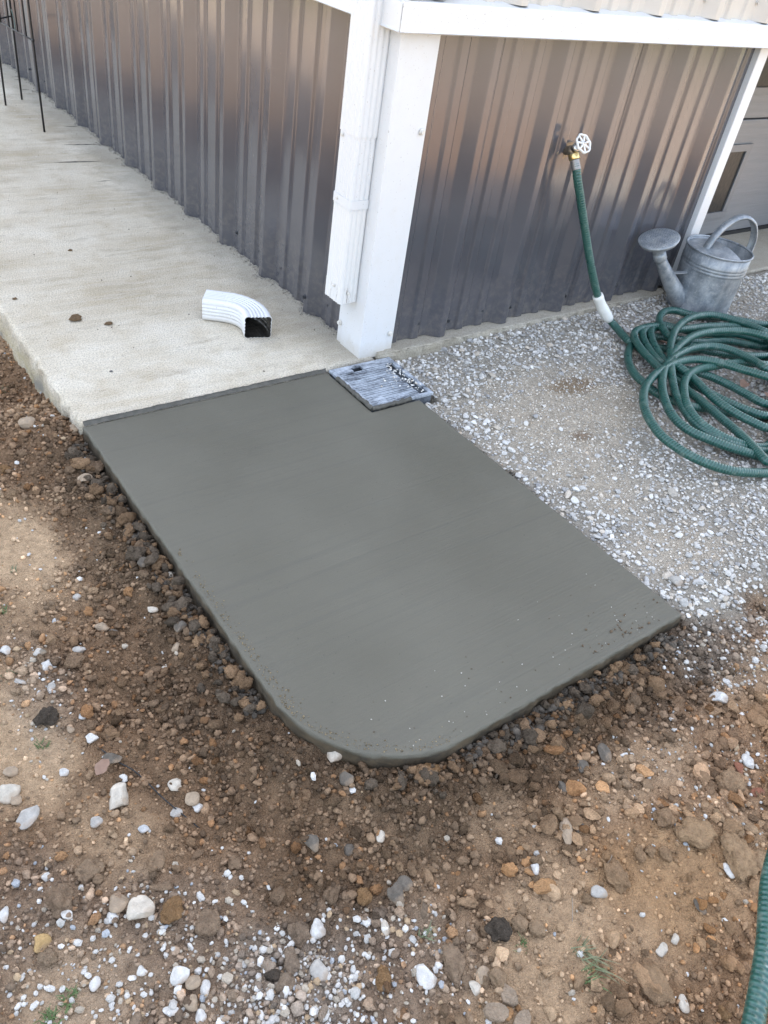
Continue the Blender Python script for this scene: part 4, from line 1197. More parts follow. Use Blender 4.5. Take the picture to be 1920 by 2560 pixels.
# flat broken crusts of drying clay in the right foreground
def crust_d(x, y): return soil_d(x, y) * np.maximum(blob(x, y, -.35, -1.52, .45, .20, 93), .8 * blob(x, y, -.75, -1.55, .25, .15, 94)) * sstep(.42, .62, fbm(x * 11, y * 11, 95, 3))
x, y = scatter(700, -1.1, .5, -2.0, -1.25, crust_d); n = len(x); s = np.clip(RNG.lognormal(math.log(.0095), .42, n), .005, .026)
heap('clay_crusts', np.stack([x, y, gz(x, y)], 1), s, ccol(x, y, 1.12), I1, shapes(I1, 14, .22, 1.3, 28, cut=6, rough=.10), M['clod'], False, .55, .30, 'broken crusts of drying tan clay in the right foreground', 'clay')
# pale stone bits mixed into the soil
def wd(x, y): return (1 - gravel_mask(x, y)) * seen(x, y) * (.012 + np.clip(white_mix(x, y), 0, 1)**1.5) * (y < .7)
x, y = scatter(2700, -1.6, .6, -2.0, .6, wd); n = len(x); s = np.clip(RNG.lognormal(math.log(.0036), .42, n), .0016, .009)
wc = np.array([(.66, .64, .60), (.54, .52, .48), (.44, .38, .30), (.40, .42, .44), (.44, .32, .20)])[RNG.choice(5, n, p=[.36, .26, .22, .05, .11])] * RNG.uniform(.8, 1.1, n)[:, None]
heap('white_grit', np.stack([x, y, gz(x, y)], 1), s, wc, I0, sh0, M['stone'], False, .8, .45, 'white limestone bits scattered through the brown soil', 'gravel')
# moist grit stuck along the slab's foot
t = RNG.uniform(0, 1, 1800); xx = np.where(t < .5, SX0 - np.abs(RNG.normal(.018, .014, 1800)), RNG.uniform(SX0 + SR, SX1 - .05, 1800)); yy = np.where(t < .5, RNG.uniform(SY0 + SR, -.05, 1800), SY0 - np.abs(RNG.normal(.02, .016, 1800)))
ok = free(xx, yy, .003); xx, yy = xx[ok], yy[ok]; s = np.clip(RNG.lognormal(math.log(.0052), .4, len(xx)), .0025, .012)
heap('damp_lumps', np.stack([xx, yy, gz(xx, yy)], 1), s, np.array([(.10, .085, .068)]) * RNG.uniform(.7, 1.5, len(xx))[:, None], I0, sc0, M['crumb'], True, .85, .4, 'damp dark soil lumps against the foot of the slab', 'soil')
# broken clods banked along the slab's left side and front
n = 330; side = RNG.random(n) < .66
yy = np.where(side, RNG.uniform(-.98, -.06, n), 0); off = np.abs(RNG.normal(0, .030, n)); s = np.clip(RNG.lognormal(math.log(.0115), .38, n), .006, .027)
fx = RNG.uniform(SX0 + .05, SX1 - .1, n); cx_ = SX0 + SR
arcy = np.where(fx < cx_, SY0 + SR - np.sqrt(np.maximum(SR**2 - (fx - cx_)**2, 0)), SY0)
xx = np.where(side, SX0 - s * .85 - off, fx); yy = np.where(side, yy, arcy - s * .85 - off)
ok = free(xx, yy, .004); xx, yy, s, off = xx[ok], yy[ok], s[ok], off[ok]
cc = np.where((RNG.random(len(xx)) < .45)[:, None], np.array([[.30, .195, .115]]), np.array([[.155, .122, .09]])) * RNG.uniform(.75, 1.3, len(xx))[:, None]
zz = np.maximum(gz(xx, yy), SZ - .030 - off * .5) + .004
heap('banked_clods', np.stack([xx, yy, zz], 1), s, cc, I2, sc2, M['clod'], True, .9, .30, 'broken clods of dug earth banked against the slab edge', 'soil')
# crumbs fallen on the slab's front, on the walk and on the grate
def bits(name, x, y, z, s, c, label, mat='stone'):
    heap(name, np.stack([x, y, np.broadcast_to(z, x.shape)], 1), s, c, I0, sh0, M[mat], False, .8, .35, label, 'debris')
n = 90; x = RNG.uniform(-.75, .01, n); y = SY0 + .012 + np.abs(RNG.normal(0, .075, n)); k = slab_dist(x, y) < -.014
x, y = x[k], y[k]; n = len(x)
bits('slab_crumbs', x, y, SZ, RNG.uniform(.0008, .0022, n), np.where(RNG.random(n)[:, None] < .45, np.array([[.5, .47, .42]]), np.array([[.11, .085, .06]])), 'crumbs of soil and stone on the fresh slab near its front edge')
x = RNG.normal(-.13, .06, 40); y = SY0 + .02 + np.abs(RNG.normal(0, .022, 40)); k = slab_dist(x, y) < -.012; x, y = x[k], y[k]
bits('slab_soil', x, y, SZ, RNG.uniform(.0012, .0042, len(x)), np.tile([[.16, .115, .075]], (len(x), 1)), 'brown soil spilled on the slab near its front right corner', 'crumb')
xx = SX0 + .010 + np.abs(RNG.normal(0, .012, 420)); yy = RNG.uniform(-1.1, -.55, 420); t = RNG.uniform(math.pi, 1.5 * math.pi, 420); k2 = RNG.random(420) < .5
rr_ = SR - .006 - np.abs(RNG.normal(0, .010, 420)); xx = np.where(k2, SX0 + SR + rr_ * np.cos(t), xx); yy = np.where(k2, SY0 + SR + rr_ * np.sin(t), yy)
k = slab_dist(xx, yy) < -.008; xx, yy = xx[k], yy[k]
bits('edge_grit', xx, yy, SZ, RNG.uniform(.0008, .0020, len(xx)), np.array([[.22, .17, .10]]) * RNG.uniform(.6, 1.6, len(xx))[:, None], 'sandy grit along the slab\'s rounded corner', 'crumb')
x = RNG.uniform(-.84, -.03, 170); y = RNG.uniform(0, 3.2, 170)
bits('walk_bits', x, y, 0., RNG.uniform(.0008, .0032, 170), np.where(RNG.random(170)[:, None] < .7, np.array([[.09, .075, .06]]), np.array([[.6, .58, .54]])), 'specks of soil and stone on the old concrete walk')
x = np.concatenate([RNG.normal(.062, .010, 70), RNG.normal(.02, .025, 26)]); y = np.concatenate([RNG.uniform(-.24, -.06, 70), RNG.normal(-.15, .02, 26)]); k = (x < .09) & (x > -.11); x, y = x[k], y[k]
bits('grate_bits', x, y, BZ + .003, RNG.uniform(.0014, .0045, len(x)), gcolors(len(x)) * 1.15, 'pale stone bits spilled across the catch basin grate')
# gritty crust where the walk meets the siding
yy = RNG.uniform(.14, 4.5, 2600); xx = PAN - np.interp(np.abs(((yy - LPH + LP / 2) % LP) - LP / 2), [0, .012, .046], [PAN, PAN, 0]) - np.abs(RNG.normal(.006, .012, 2600))
bits('wall_crust', xx, yy, 0., RNG.uniform(.0012, .0042, 2600), np.array([[.30, .28, .24]]) * RNG.uniform(.6, 1.5, 2600)[:, None], 'rough concrete crust at the foot of the left siding')

# individually placed stones and clods
SCOL = dict(white=(.60, .59, .56), grey=(.42, .40, .365), blue=(.47, .475, .47), tan=(.36, .28, .20), cream=(.55, .50, .42), dark=(.135, .117, .095), clod=(.30, .215, .145), black=(.105, .086, .068), orange=(.33, .20, .10), yellow=(.46, .31, .14), rust=(.24, .10, .06), clay=(.44, .315, .20))
GRP = dict(white=('white limestone pebble lying on the brown soil', 'white pebbles in the soil'), grey=('grey pebble lying on the brown soil', 'grey pebbles in the soil'), blue=('small bluish pebble among brown crumbs', 'bluish pebbles'), tan=('tan stone lying on the brown soil', 'tan stones in the soil'), cream=('cream coloured stone lying on the brown soil', 'cream stones in the soil'),
           dark=('dark grey rounded stone lying in the soil', 'dark stones in the soil'), clod=('brown clod of earth lying on loose soil', 'brown clods of earth'), orange=('orange-brown crumbly lump on the soil', 'orange lumps'), clay=('tan clay clod in the right foreground', 'clay clods'))
STONES=[[-1.225, -0.615, 0.022, 0.021, "white", "white angular stone at far left beside bare packed soil"],
[-1.173, -0.653, 0.025, 0.017, "grey", "pale grey stone with one wet dark end on the left soil"],
[-1.173, -0.687, 0.024, 0.02, "white", "white rounded stone just below the two-toned grey stone on left soil"],
[-1.223, -0.698, 0.025, 0.01, "grey", "flat grey sliver of stone on bare tan soil at far left"],
[-1.179, -0.732, 0.016, 0.022, "grey", "upright pale grey stone beside a small tan pebble on left soil"],
[-1.154, -0.825, 0.015, 0.015, "blue", "blue-white pebble between brown clods left of the slab's rounded corner"],
[-1.047, -0.634, 0.031, 0.021, "tan", "smooth tan oval stone in dark soil left of the slab"],
[-0.925, -0.731, 0.027, 0.028, "dark", "dark grey egg-shaped stone at the slab's left edge"],
[-1.109, -0.677, 0.026, 0.019, "grey", "smooth grey pebble under a brown clod left of slab"],
[-0.948, -0.65, 0.023, 0.015, "cream", "cream flat chip on dark soil close to slab's left edge"],
[-0.879, -0.575, 0.024, 0.019, "cream", "pale crumbly lump against the slab's left edge"],
[-0.905, -0.482, 0.04, 0.05, "clod", "large brown clod leaning against the slab's left edge"],
[-0.869, -0.618, 0.036, 0.033, "clod", "brown clod overhanging the slab's left edge, below the pale lump"],
[-1.126, -0.705, 0.038, 0.036, "clod", "two-lobed brown clod below the smooth grey pebble, left of slab"],
[-1.209, -0.8, 0.043, 0.039, "black", "charred black lump in the soil at far left"],
[-1.121, -0.576, 0.013, 0.013, "blue", "small blue-white pebble on bare tan soil, upper left"],
[-1.151, -0.61, 0.011, 0.011, "blue", "lower of two small blue-white pebbles at far left"],
[-1.034, -0.659, 0.021, 0.015, "dark", "dark oval stone just right of the smooth tan oval stone"],
[-1.064, -0.533, 0.02, 0.017, "grey", "lone grey pebble at the edge of the bare tan patch"],
[-1.033, -0.61, 0.037, 0.017, "clod", "long brown clod lying above the smooth tan oval stone"],
[-0.931, -0.56, 0.028, 0.021, "clod", "brown clod a step left of the pale crumbly lump, left of slab"],
[-0.915, -0.533, 0.031, 0.029, "dark", "dark stone between the pale crumbly lump and the large leaning clod"],
[-1.148, -0.849, 0.021, 0.02, "clod", "brown clod just below the blue-white pebble, left of slab corner"],
[-1.123, -0.866, 0.022, 0.018, "clod", "brown clod two steps right of the blue-white pebble, left of slab corner"],
[-1.18, -0.836, 0.015, 0.017, "tan", "tan stone left of the clod below the blue-white pebble"],
[-0.987, -0.793, 0.013, 0.018, "cream", "upright cream chip on brown soil left of slab"],
[-0.95, -0.766, 0.018, 0.021, "tan", "tan stone below the dark egg-shaped stone at the slab's left edge"],
[-1.158, -0.88, 0.025, 0.019, "white", "pale white stone beside three dark pebbles, lower left"],
[-1.16, -1.008, 0.038, 0.045, "cream", "biggest white-and-tan stone, alone on the lower left soil"],
[-1.307, -0.911, 0.039, 0.035, "cream", "large tan-white stone cut by the photo's left edge"],
[-1.301, -0.928, 0.026, 0.019, "tan", "tan oval stone touching the large stone at the left edge"],
[-1.294, -0.969, 0.031, 0.041, "grey", "long grey-tan stone standing below the left-edge stones"],
[-1.146, -0.939, 0.033, 0.022, "dark", "dark slate stone beside a dry leaf, lower left"],
[-1.072, -1.032, 0.028, 0.024, "cream", "pale star-shaped stone near the dark cord"],
[-1.059, -1.071, 0.025, 0.024, "tan", "tan round stone with a white one against it, below the dark cord"],
[-1.058, -1.087, 0.019, 0.016, "white", "white stone resting against a tan round one below the dark cord"],
[-1.091, -1.078, 0.021, 0.018, "grey", "grey stone just below the lower end of the dark cord"],
[-1.148, -1.081, 0.02, 0.013, "blue", "blue-grey wedge of stone on fine tan soil, lower left"],
[-1.206, -1.031, 0.02, 0.017, "grey", "grey stone right of the long grey-tan stone, lower left"],
[-1.053, -1.207, 0.026, 0.023, "clod", "brown clod alone on fine soil right of the dark cord's lower end"],
[-1.292, -0.874, 0.025, 0.018, "tan", "orange-tan stone near the left edge, lower left"],
[-1.219, -0.915, 0.018, 0.014, "white", "white pebble left of the dark slate stone and dry leaf"],
[-1.201, -1.2, 0.042, 0.034, "cream", "large round cream stone in the gravelly soil, bottom left"],
[-1.224, -1.172, 0.031, 0.032, "tan", "tan angular lump left of the large round cream stone"],
[-1.164, -1.229, 0.034, 0.039, "orange", "orange-brown crumbly lump right of the large round cream stone"],
[-1.244, -1.104, 0.047, 0.035, "clod", "fibrous brown clod in the bottom left gravelly soil"],
[-1.153, -1.145, 0.026, 0.034, "clod", "narrow brown clod above the large round cream stone"],
[-1.337, -1.168, 0.026, 0.026, "yellow", "ochre yellow stone near the bottom left"],
[-1.127, -1.269, 0.039, 0.037, "clod", "broad brown clod half sunk in white grit, bottom left"],
[-1.193, -1.315, 0.027, 0.022, "white", "flat white stone in the white gravel patch, bottom left"],
[-1.233, -1.28, 0.016, 0.014, "white", "white stone left of the flat white one, bottom left gravel patch"],
[-1.293, -1.258, 0.016, 0.019, "white", "white stone near the two bright green tufts, bottom left"],
[-1.18, -1.33, 0.022, 0.019, "tan", "tan stone right of the flat white one, bottom left"],
[-1.189, -1.373, 0.017, 0.019, "white", "white stone at the very bottom, right of the thin white shard"],
[-1.169, -1.345, 0.014, 0.022, "white", "long white stone right of the tan one in the bottom left gravel"],
[-1.193, -1.351, 0.024, 0.019, "tan", "tan stone just above the thin white shard, bottom left"],
[-1.221, -1.346, 0.023, 0.011, "white", "thin white shard near the bottom edge, left of centre"],
[-1.24, -1.186, 0.02, 0.018, "white", "white chip below the tan angular lump, bottom left"],
[-1.294, -1.153, 0.019, 0.013, "white", "white chip below the broad brown clod near the fibrous clod"],
[-1.368, -1.102, 0.014, 0.024, "white", "white shard cut by the left edge, bottom left"],
[-1.292, -1.128, 0.051, 0.048, "clod", "broad brown clod below the fibrous one, bottom left"],
[-1.165, -1.186, 0.035, 0.013, "clod", "thin flat brown clod above the orange-brown crumbly lump"],
[-0.817, -1.104, 0.029, 0.032, "cream", "pale boulder touching the slab's rounded corner"],
[-0.688, -1.22, 0.044, 0.026, "orange", "rusty orange clod under the slab's front edge"],
[-0.698, -1.252, 0.027, 0.012, "white", "white flat chip in front of the slab's front edge"],
[-0.828, -1.185, 0.028, 0.026, "dark", "round charcoal stone in front of the slab's rounded corner"],
[-0.935, -1.246, 0.027, 0.029, "dark", "dark round stone left of the pinkish white stone"],
[-0.883, -1.284, 0.02, 0.02, "dark", "smaller dark stone nearer the pinkish white stone"],
[-0.83, -1.295, 0.016, 0.021, "cream", "pinkish white stone standing alone in front of the slab"],
[-0.863, -1.385, 0.028, 0.038, "dark", "largest dark grey stone in the middle foreground"],
[-0.84, -1.378, 0.027, 0.024, "dark", "dark stone touching the top of the largest dark grey stone"],
[-0.906, -1.36, 0.026, 0.027, "orange", "orange-brown lump left of the largest dark grey stone"],
[-0.947, -1.328, 0.028, 0.032, "clod", "brown clod left of the orange-brown lump in the middle foreground"],
[-1.018, -1.286, 0.023, 0.029, "clod", "brown clod far left of the orange-brown lump in the middle foreground"],
[-0.991, -1.36, 0.027, 0.029, "white", "bright white angular stone beside a brown clod, bottom centre"],
[-1.019, -1.352, 0.037, 0.039, "clod", "big brown clod touching the bright white angular stone"],
[-1.023, -1.413, 0.028, 0.031, "grey", "pale grey rough stone below the bright white angular stone"],
[-1.05, -1.381, 0.024, 0.04, "clod", "upright brown clod above the black oblong stone"],
[-1.082, -1.383, 0.029, 0.015, "black", "black oblong stone among brown clods, bottom centre"],
[-0.895, -1.505, 0.032, 0.035, "white", "largest bright white stone, bottom centre right"],
[-0.848, -1.515, 0.036, 0.062, "clod", "tall brown clod right of the largest bright white stone"],
[-0.844, -1.557, 0.018, 0.02, "cream", "cream stone right of the tall brown clod, bottom centre right"],
[-0.905, -1.416, 0.015, 0.023, "cream", "upright cream stone above the grass tuft's left, middle foreground"],
[-0.822, -1.552, 0.025, 0.025, "tan", "tan stone right of the tall brown clod, above the cream stone"],
[-0.811, -1.567, 0.03, 0.03, "clod", "brown clod beside the tan stone above the cracked clay plates"],
[-0.76, -1.513, 0.045, 0.038, "black", "black crumbly lump beside a grass tuft, bottom centre right"],
[-1.11, -1.432, 0.016, 0.016, "white", "white stone at the bottom edge, left of centre"],
[-1.072, -1.404, 0.028, 0.028, "clod", "brown clod below the black oblong stone, bottom centre"],
[-0.951, -1.472, 0.025, 0.034, "orange", "flat amber stone in the bottom centre clay"],
[-0.547, -1.455, 0.026, 0.053, "tan", "long tan cobble standing in the right foreground soil"],
[-0.52, -1.462, 0.019, 0.021, "dark", "dark round pebble right of the long tan cobble"],
[-0.362, -1.38, 0.027, 0.039, "dark", "dark slab-shaped stone below the slab's front edge, right"],
[-0.327, -1.408, 0.031, 0.012, "white", "long white chip right of the dark slab-shaped stone"],
[-0.12, -1.543, 0.027, 0.032, "white", "white stone near the right edge beside a rusty stone"],
[-0.153, -1.543, 0.021, 0.025, "rust", "rusty red stone beside a white one near the right edge"],
[-0.166, -1.594, 0.031, 0.018, "rust", "flat rusty stone at the right edge"],
[-0.353, -1.583, 0.084, 0.059, "clay", "broad cracked clay clod in the right foreground"],
[-0.196, -1.556, 0.056, 0.053, "clay", "tan clay lump near the right edge, above the broad cracked clod"],
[-0.318, -1.653, 0.06, 0.085, "clay", "long clay slab near the right edge above the hose"],
[-0.292, -1.676, 0.035, 0.04, "clay", "clay clod at the right edge beside the long clay slab"],
[-0.53, -1.556, 0.042, 0.054, "clod", "brown block of earth in the right foreground, left of the clay"],
[-0.577, -1.56, 0.03, 0.018, "grey", "grey-white stone set in clay, right foreground"],
[-0.352, -1.658, 0.021, 0.028, "white", "white stone left of the long clay slab, right foreground"],
[-0.446, -1.667, 0.02, 0.026, "dark", "dark oval stone left of the hose end, bottom right"],
[-0.554, -1.676, 0.022, 0.022, "cream", "larger of two cream stones in the bottom right clay"],
[-0.523, -1.677, 0.014, 0.017, "cream", "smaller of two cream stones in the bottom right clay"],
[-0.61, -1.704, 0.05, 0.06, "clay", "ragged clay clod near the bottom right"],
[-0.589, -1.745, 0.017, 0.025, "cream", "cream stone right of the ragged clay clod, bottom right"],
[-0.466, -1.553, 0.021, 0.033, "clod", "leftmost of three brown clods below the broad cracked clay clod"],
[-0.449, -1.56, 0.02, 0.02, "clod", "middle of three brown clods below the broad cracked clay clod"],
[-0.429, -1.579, 0.027, 0.027, "clod", "rightmost of three brown clods below the broad cracked clay clod"],
[-0.378, -1.534, 0.043, 0.034, "clod", "brown clod left of the broad cracked clay clod, by a white pebble"],
[-0.547, -1.789, 0.024, 0.021, "orange", "orange lump beside the hose at the bottom right corner"],
[-0.724, -1.525, 0.029, 0.03, "clod", "left one of two brown clods above the small bright tuft"],
[-0.706, -1.545, 0.029, 0.026, "clod", "right one of two brown clods above the small bright tuft"],
[-0.422, -1.379, 0.023, 0.026, "dark", "dark stone left of the dark slab-shaped stone, below the front edge"],
[-0.641, -1.475, 0.014, 0.019, "white", "white stone in a small cluster left of the brown earth block"],
[-0.484, -1.391, 0.021, 0.023, "dark", "dark stone above the long tan cobble"],
[-0.282, -1.616, 0.038, 0.029, "clay", "flat clay piece between the broad cracked clod and right edge"],
[-0.287, -1.585, 0.022, 0.029, "clay", "small clay piece above the flat one, right foreground"],
[-0.251, -1.631, 0.029, 0.023, "clay", "clay piece at the right edge above the long clay slab"],
[-0.048, -1.416, 0.041, 0.025, "white", "flat white stone in tan clay right of the slab's front corner"],
[0.015, -1.397, 0.021, 0.015, "white", "small white chip above the flat white stone in the clay"],
[-0.222, -1.328, 0.033, 0.049, "clod", "tall tan clod near the slab's front edge, right"],
[0.127, -1.151, 0.034, 0.031, "grey", "grey rock wedged at the slab's right edge near its front corner"],
[-0.324, -1.338, 0.023, 0.023, "clod", "small brown clod left of the tall tan clod by the front edge"],
[-0.206, -1.554, 0.05, 0.058, "clay", "clay lump in the right foreground below the flat white stone"],
[-0.97, 0.073, 0.045, 0.043, "tan", "smooth tan cobble left of the old sidewalk's corner"],
[-0.872, -0.16, 0.045, 0.048, "clod", "large brown lump touching the new slab's left edge near the sidewalk"],
[-0.919, -0.19, 0.039, 0.028, "tan", "tan stone below the large lump touching the slab's left edge"],
[-0.893, -0.112, 0.025, 0.015, "white", "pale flat pebble just left of the new slab near the sidewalk"],
[-1.069, -0.063, 0.031, 0.027, "orange", "orange stone at the left edge beside the loose soil"],
[-0.887, -0.3, 0.035, 0.03, "clod", "brown clod hugging the slab's left edge, upper one of two"],
[-0.916, -0.333, 0.036, 0.028, "clod", "brown clod near the slab's left edge, lower one of two"],
[-0.872, 0.011, 0.028, 0.03, "tan", "tan stone at the corner where walk and new slab meet"],
[-1.015, -0.032, 0.033, 0.025, "clod", "brown clod below the smooth tan cobble, left of the walk's corner"],
[-0.939, -0.143, 0.028, 0.024, "clod", "brown clod left of the pale flat pebble near the sidewalk"]]
cam_r = Vector((.805, -.577, .138))
for i, (sx, sy, w, h, kind, lab) in enumerate(STONES):
    base = I3 if max(w, h) > .03 else I2
    soft = kind in ('clod', 'clay', 'black', 'orange')
    V = shapes(base, 1, .42 if soft else .22, 1.5 if soft else 1.1, 300 + i * 3, cut=0 if soft else 5)[0]
    if soft:
        V = V * (1 + .28 * (noise3(base[0] * 4 + i, 7 + i) - .5))[:, None]; V = V * (1 + .17 * (noise3(base[0] * 10 + i, 9 + i) - .5))[:, None]
    else:
        V = V * (1 + .05 * (noise3(base[0] * 6 + i, 7 + i) - .5))[:, None]
    ext = V.max(0) - V.min(0); V = V - (V.max(0) + V.min(0)) / 2
    w_, h_ = w * .97, h * 1.08
    tall = min(w_, h_) * (.42 if kind == 'clay' else (.62 if soft else .6))
    V = V / ext * np.array([w_, h_, tall])
    ang = math.atan2(-.577, .805) + (RNG.uniform(-.25, .25))
    R2 = np.array([[math.cos(ang), -math.sin(ang), 0], [math.sin(ang), math.cos(ang), 0], [0, 0, 1]])
    V = V @ R2.T
    z = float(ground_z(np.array([sx]), np.array([sy]))[0])
    d = float(slab_dist(np.array([sx]), np.array([sy]))[0])
    if z < -.12 or d < w * .4:                                # push clear of the slab
        push = w * .42 - d; sx, sy = (sx - push, sy) if sx < -.8 and sy > -1.0 else ((sx, sy - push) if sx < .03 else (sx + push, sy))
        z = float(ground_z(np.array([sx]), np.array([sy]))[0])
    base_c = np.array(SCOL[kind])
    if kind in ('clod', 'clay'): base_c = .5 * base_c + .58 * soil_col(np.array([sx]), np.array([sy]))[0]
    c = base_c[None] * (1 + .35 * (noise3(base[0] * 2.2 + i * 3.1, 77) - .5))[:, None]
    if lab.startswith('pale grey stone with one wet'): c = np.where((V @ np.array([.8, -.577, 0]) > 0)[:, None], np.array([[.22, .19, .15]]), c * 1.3)
    name = 'earth_clod' if soft and kind != 'black' else ('charred_lump' if kind == 'black' else 'stone')
    me = mesh_np(name, V, base[1], True, c)
    o = obj(name, me, M['clod'] if soft else M['cobble'])
    o.location = (sx, sy, z + tall * (.34 if soft else .31))
    g_ = GRP.get(kind)
    tag(o, lab or g_[0], 'clod' if soft else 'stone', None if lab else g_[1])

# clods on the walk
for i, (x_, y_, s_, lab) in enumerate([(-.69, .515, .026, 'flat crumble of brown soil left on the old walk'), (-.612, .455, .014, 'small brown soil pellet right of the soil crumble on the walk'), (-.707, .19, .006, 'tiny grey pebble near the front of the old walk'), (-.534, 1.014, .009, 'dark leaf-like soil flake far back on the old walk'), (-.81, .703, .009, 'brown soil flake at the old walk\'s left edge')]):
    V = shapes(I2, 1, .45, 1.7, 900 + i)[0] * np.array([s_, s_ * .75, s_ * .4]); c = np.tile([[.24, .165, .10]] if i != 2 else [[.2, .2, .21]], (len(V), 1))
    o = obj('soil_flake', mesh_np('soil_flake', V, I2[1], True, c), M['clod']); o.location = (x_, y_, s_ * .25); tag(o, lab, 'soil')
# dried clay plates
for i, (x_, y_, s_, lab) in enumerate([(-.842, -1.598, .036, 'pale dried clay plate, lower left one of the cracked three'), (-.812, -1.592, .032, 'pale dried clay plate, upper one of the cracked three'), (-.817, -1.628, .034, 'pale dried clay plate, lower right one of the cracked three')]):
    k = 11; rg = np.random.default_rng(i); t = np.linspace(0, 2 * math.pi, k, endpoint=False); r = s_ * .5 * (1 + .28 * (rg.random(k) - .5)); ring = np.stack([r * np.cos(t), r * np.sin(t) * .72], 1)
    V = []
    for z, q in ((0, .98), (.006, 1.), (.0085, .93)): V.append(np.column_stack([ring * q, z + .0015 * rg.random(k)]))
    V = np.concatenate(V + [np.array([[0, 0, .009]])]); F = [(a * k + j, a * k + (j + 1) % k, (a + 1) * k + (j + 1) % k, (a + 1) * k + j) for a in range(2) for j in range(k)] + [(2 * k + j, 2 * k + (j + 1) % k, 3 * k, 3 * k) for j in range(k)]
    me = bpy.data.meshes.new('clay_plate'); me.from_pydata(V.tolist(), [], [tuple(dict.fromkeys(f)) for f in F]); ca = me.color_attributes.new('Col', 'FLOAT_COLOR', 'POINT'); ca.data.foreach_set('color', np.tile([.50, .39, .29, 1], len(V)).astype(np.float32)); me.update()
    o = obj('clay_plate', me, M['clod']); o.location = (x_, y_, float(ground_z(np.array([x_]), np.array([y_]))[0]) + .002); o.rotation_euler = (0, .08, i * 2.1 - .5); tag(o, lab, 'clay plate')

# ------------------------------------------------------------------ grass, leaves, twigs, cord
def tuft(x_, y_, n_, h_, spread, lab, mat='grass', lean=(0, 0)):
    z = float(ground_z(np.array([x_]), np.array([y_]))[0]); V = []; F = []
    for k in range(n_):
        a_ = RNG.uniform(0, 2 * math.pi); L = h_ * RNG.uniform(.5, 1.15); w_ = RNG.uniform(.0007, .0017); b_ = RNG.normal(0, spread * .35, 2)
        dx, dy = math.cos(a_) + lean[0], math.sin(a_) + lean[1]; nrm = np.array([-dy, dx]) / (math.hypot(dx, dy) + 1e-6); i0 = len(V); bend = RNG.uniform(.5, 1.25)
        for j in range(6):
            t = j / 5; r = L * math.sin(t * bend) * .9; zz = L * (math.cos(t * bend * .8) * t) * .75; ww = w_ * (1 - t * .92)
            c = np.array([b_[0] + dx * r * .8, b_[1] + dy * r * .8]); V.append((*(c + nrm * ww), zz)); V.append((*(c - nrm * ww), zz))
        for j in range(5): F.append((i0 + 2 * j, i0 + 2 * j + 1, i0 + 2 * j + 3, i0 + 2 * j + 2))
    o = obj('grass_tuft', mesh_np('grass_tuft', V, F, True), M[mat]); o.location = (x_, y_, z - .001); tag(o, lab, 'grass')
tuft(-.668, -1.615, 34, .040, .028, 'largest grass tuft, dusty and flattened, bottom right of centre', 'grass_dry', (.3, -.9))
tuft(-.690, -1.640, 24, .030, .022, 'limp green grass joined to the lower end of the dusty tuft', 'grass', (.4, -.6))
tuft(-.741, -1.552, 16, .020, .012, 'small bright grass tuft left of the dusty flattened one', 'grass', (-.5, .3))
tuft(-.861, -1.454, 22, .026, .016, 'green grass tuft beside the black crumbly lump', 'grass_dry', (.6, -.4))
tuft(-1.328, -1.258, 30, .024, .016, 'right one of two bright green tufts in the bottom left corner', 'grass')
tuft(-1.356, -1.268, 34, .024, .017, 'left one of two bright green tufts in the bottom left corner', 'grass')
tuft(-1.233, -.845, 26, .022, .014, 'green grass tuft at far left beside the charred lump', 'grass')
tuft(-1.15, -.40, 12, .018, .014, 'faint grass sprig on the bare tan patch', 'grass_dry')
tuft(-1.198, -.514, 22, .020, .014, 'grass tuft at the left edge beside the bare tan patch', 'grass')
tuft(-1.238, -.674, 18, .020, .016, 'sparse grass sprig at the left edge below the white angular stone', 'grass_dry')
tuft(-.960, .373, 40, .026, .028, 'green grass clump beside the old walk\'s left edge', 'grass')
tuft(-1.16, -.935, 14, .014, .012, 'tiny green sprig beside the dry leaf', 'grass')
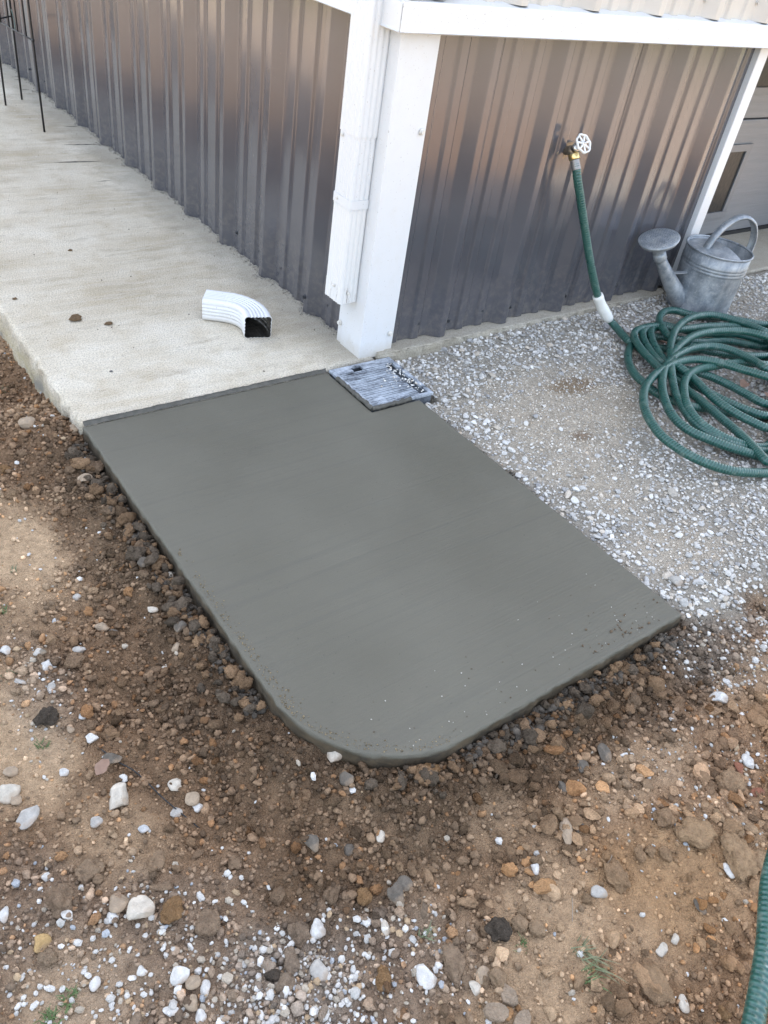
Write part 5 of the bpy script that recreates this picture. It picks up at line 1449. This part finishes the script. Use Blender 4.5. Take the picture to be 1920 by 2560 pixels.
def leaf(x_, y_, z, s_, rot, lab):
    V = []; F = []
    for i in range(7):
        t = i / 6; w_ = s_ * .34 * math.sin(math.pi * min(1, t * 1.02 + .03)) * (1 + .25 * math.sin(9 * t)); zz = s_ * .18 * math.sin(2.6 * t)
        V += [(s_ * (t - .5), w_, zz + w_ * .35), (s_ * (t - .5), 0, zz), (s_ * (t - .5), -w_, zz + w_ * .25)]
    for i in range(6):
        a_ = i * 3; F += [(a_, a_ + 1, a_ + 4, a_ + 3), (a_ + 1, a_ + 2, a_ + 5, a_ + 4)]
    o = obj('dry_leaf', mesh_np('dry_leaf', V, F, True), M['leaf']); o.location = (x_, y_, z); o.rotation_euler = (.2, .1, rot); tag(o, lab, 'leaf')
leaf(-1.165, -.95, -.048, .034, .6, 'curled dry brown leaf beside the dark slate stone')
leaf(1.136, -.646, .004, .055, .2, 'dry leaf inside the hose coil, right one of the pair')
leaf(1.057, -.635, .004, .050, 2.2, 'dry leaf inside the hose coil, left one of the pair')
leaf(1.150, -.724, .0, .055, 1.1, 'pale dry leaf at the right edge inside the hose coil')
leaf(1.09, -.335, .004, .060, 1.8, 'brown dry leaf under the back of the hose coil')
def twig(pts, r, mat, name, lab, cat):
    P = []
    for (x_, y_, dz) in pts: P.append((x_, y_, float(ground_z(np.array([x_]), np.array([y_]))[0]) + dz))
    o = tube(name, catmull(P, .008), r, M[mat], None, 6); tag(o, lab, cat)
twig([(-1.153, -.91, .004), (-1.138, -.945, .006), (-1.122, -.974, .007), (-1.111, -1.01, .006), (-1.10, -1.044, .006), (-1.085, -1.085, .005), (-1.07, -1.12, .003)], .0012, 'rubber', 'dark_cord', 'thin dark cord half buried in the lower left soil', 'cord')
twig([(-.623, -1.542, .004), (-.634, -1.552, .007), (-.652, -1.569, .004)], .0009, 'twig', 'twig', 'straight pale twig on packed clay, right foreground', 'twig')
twig([(-.509, -1.517, .004), (-.514, -1.530, .008), (-.528, -1.534, .004)], .0009, 'twig', 'twig', 'curved pale straw above the brown block of earth', 'twig')
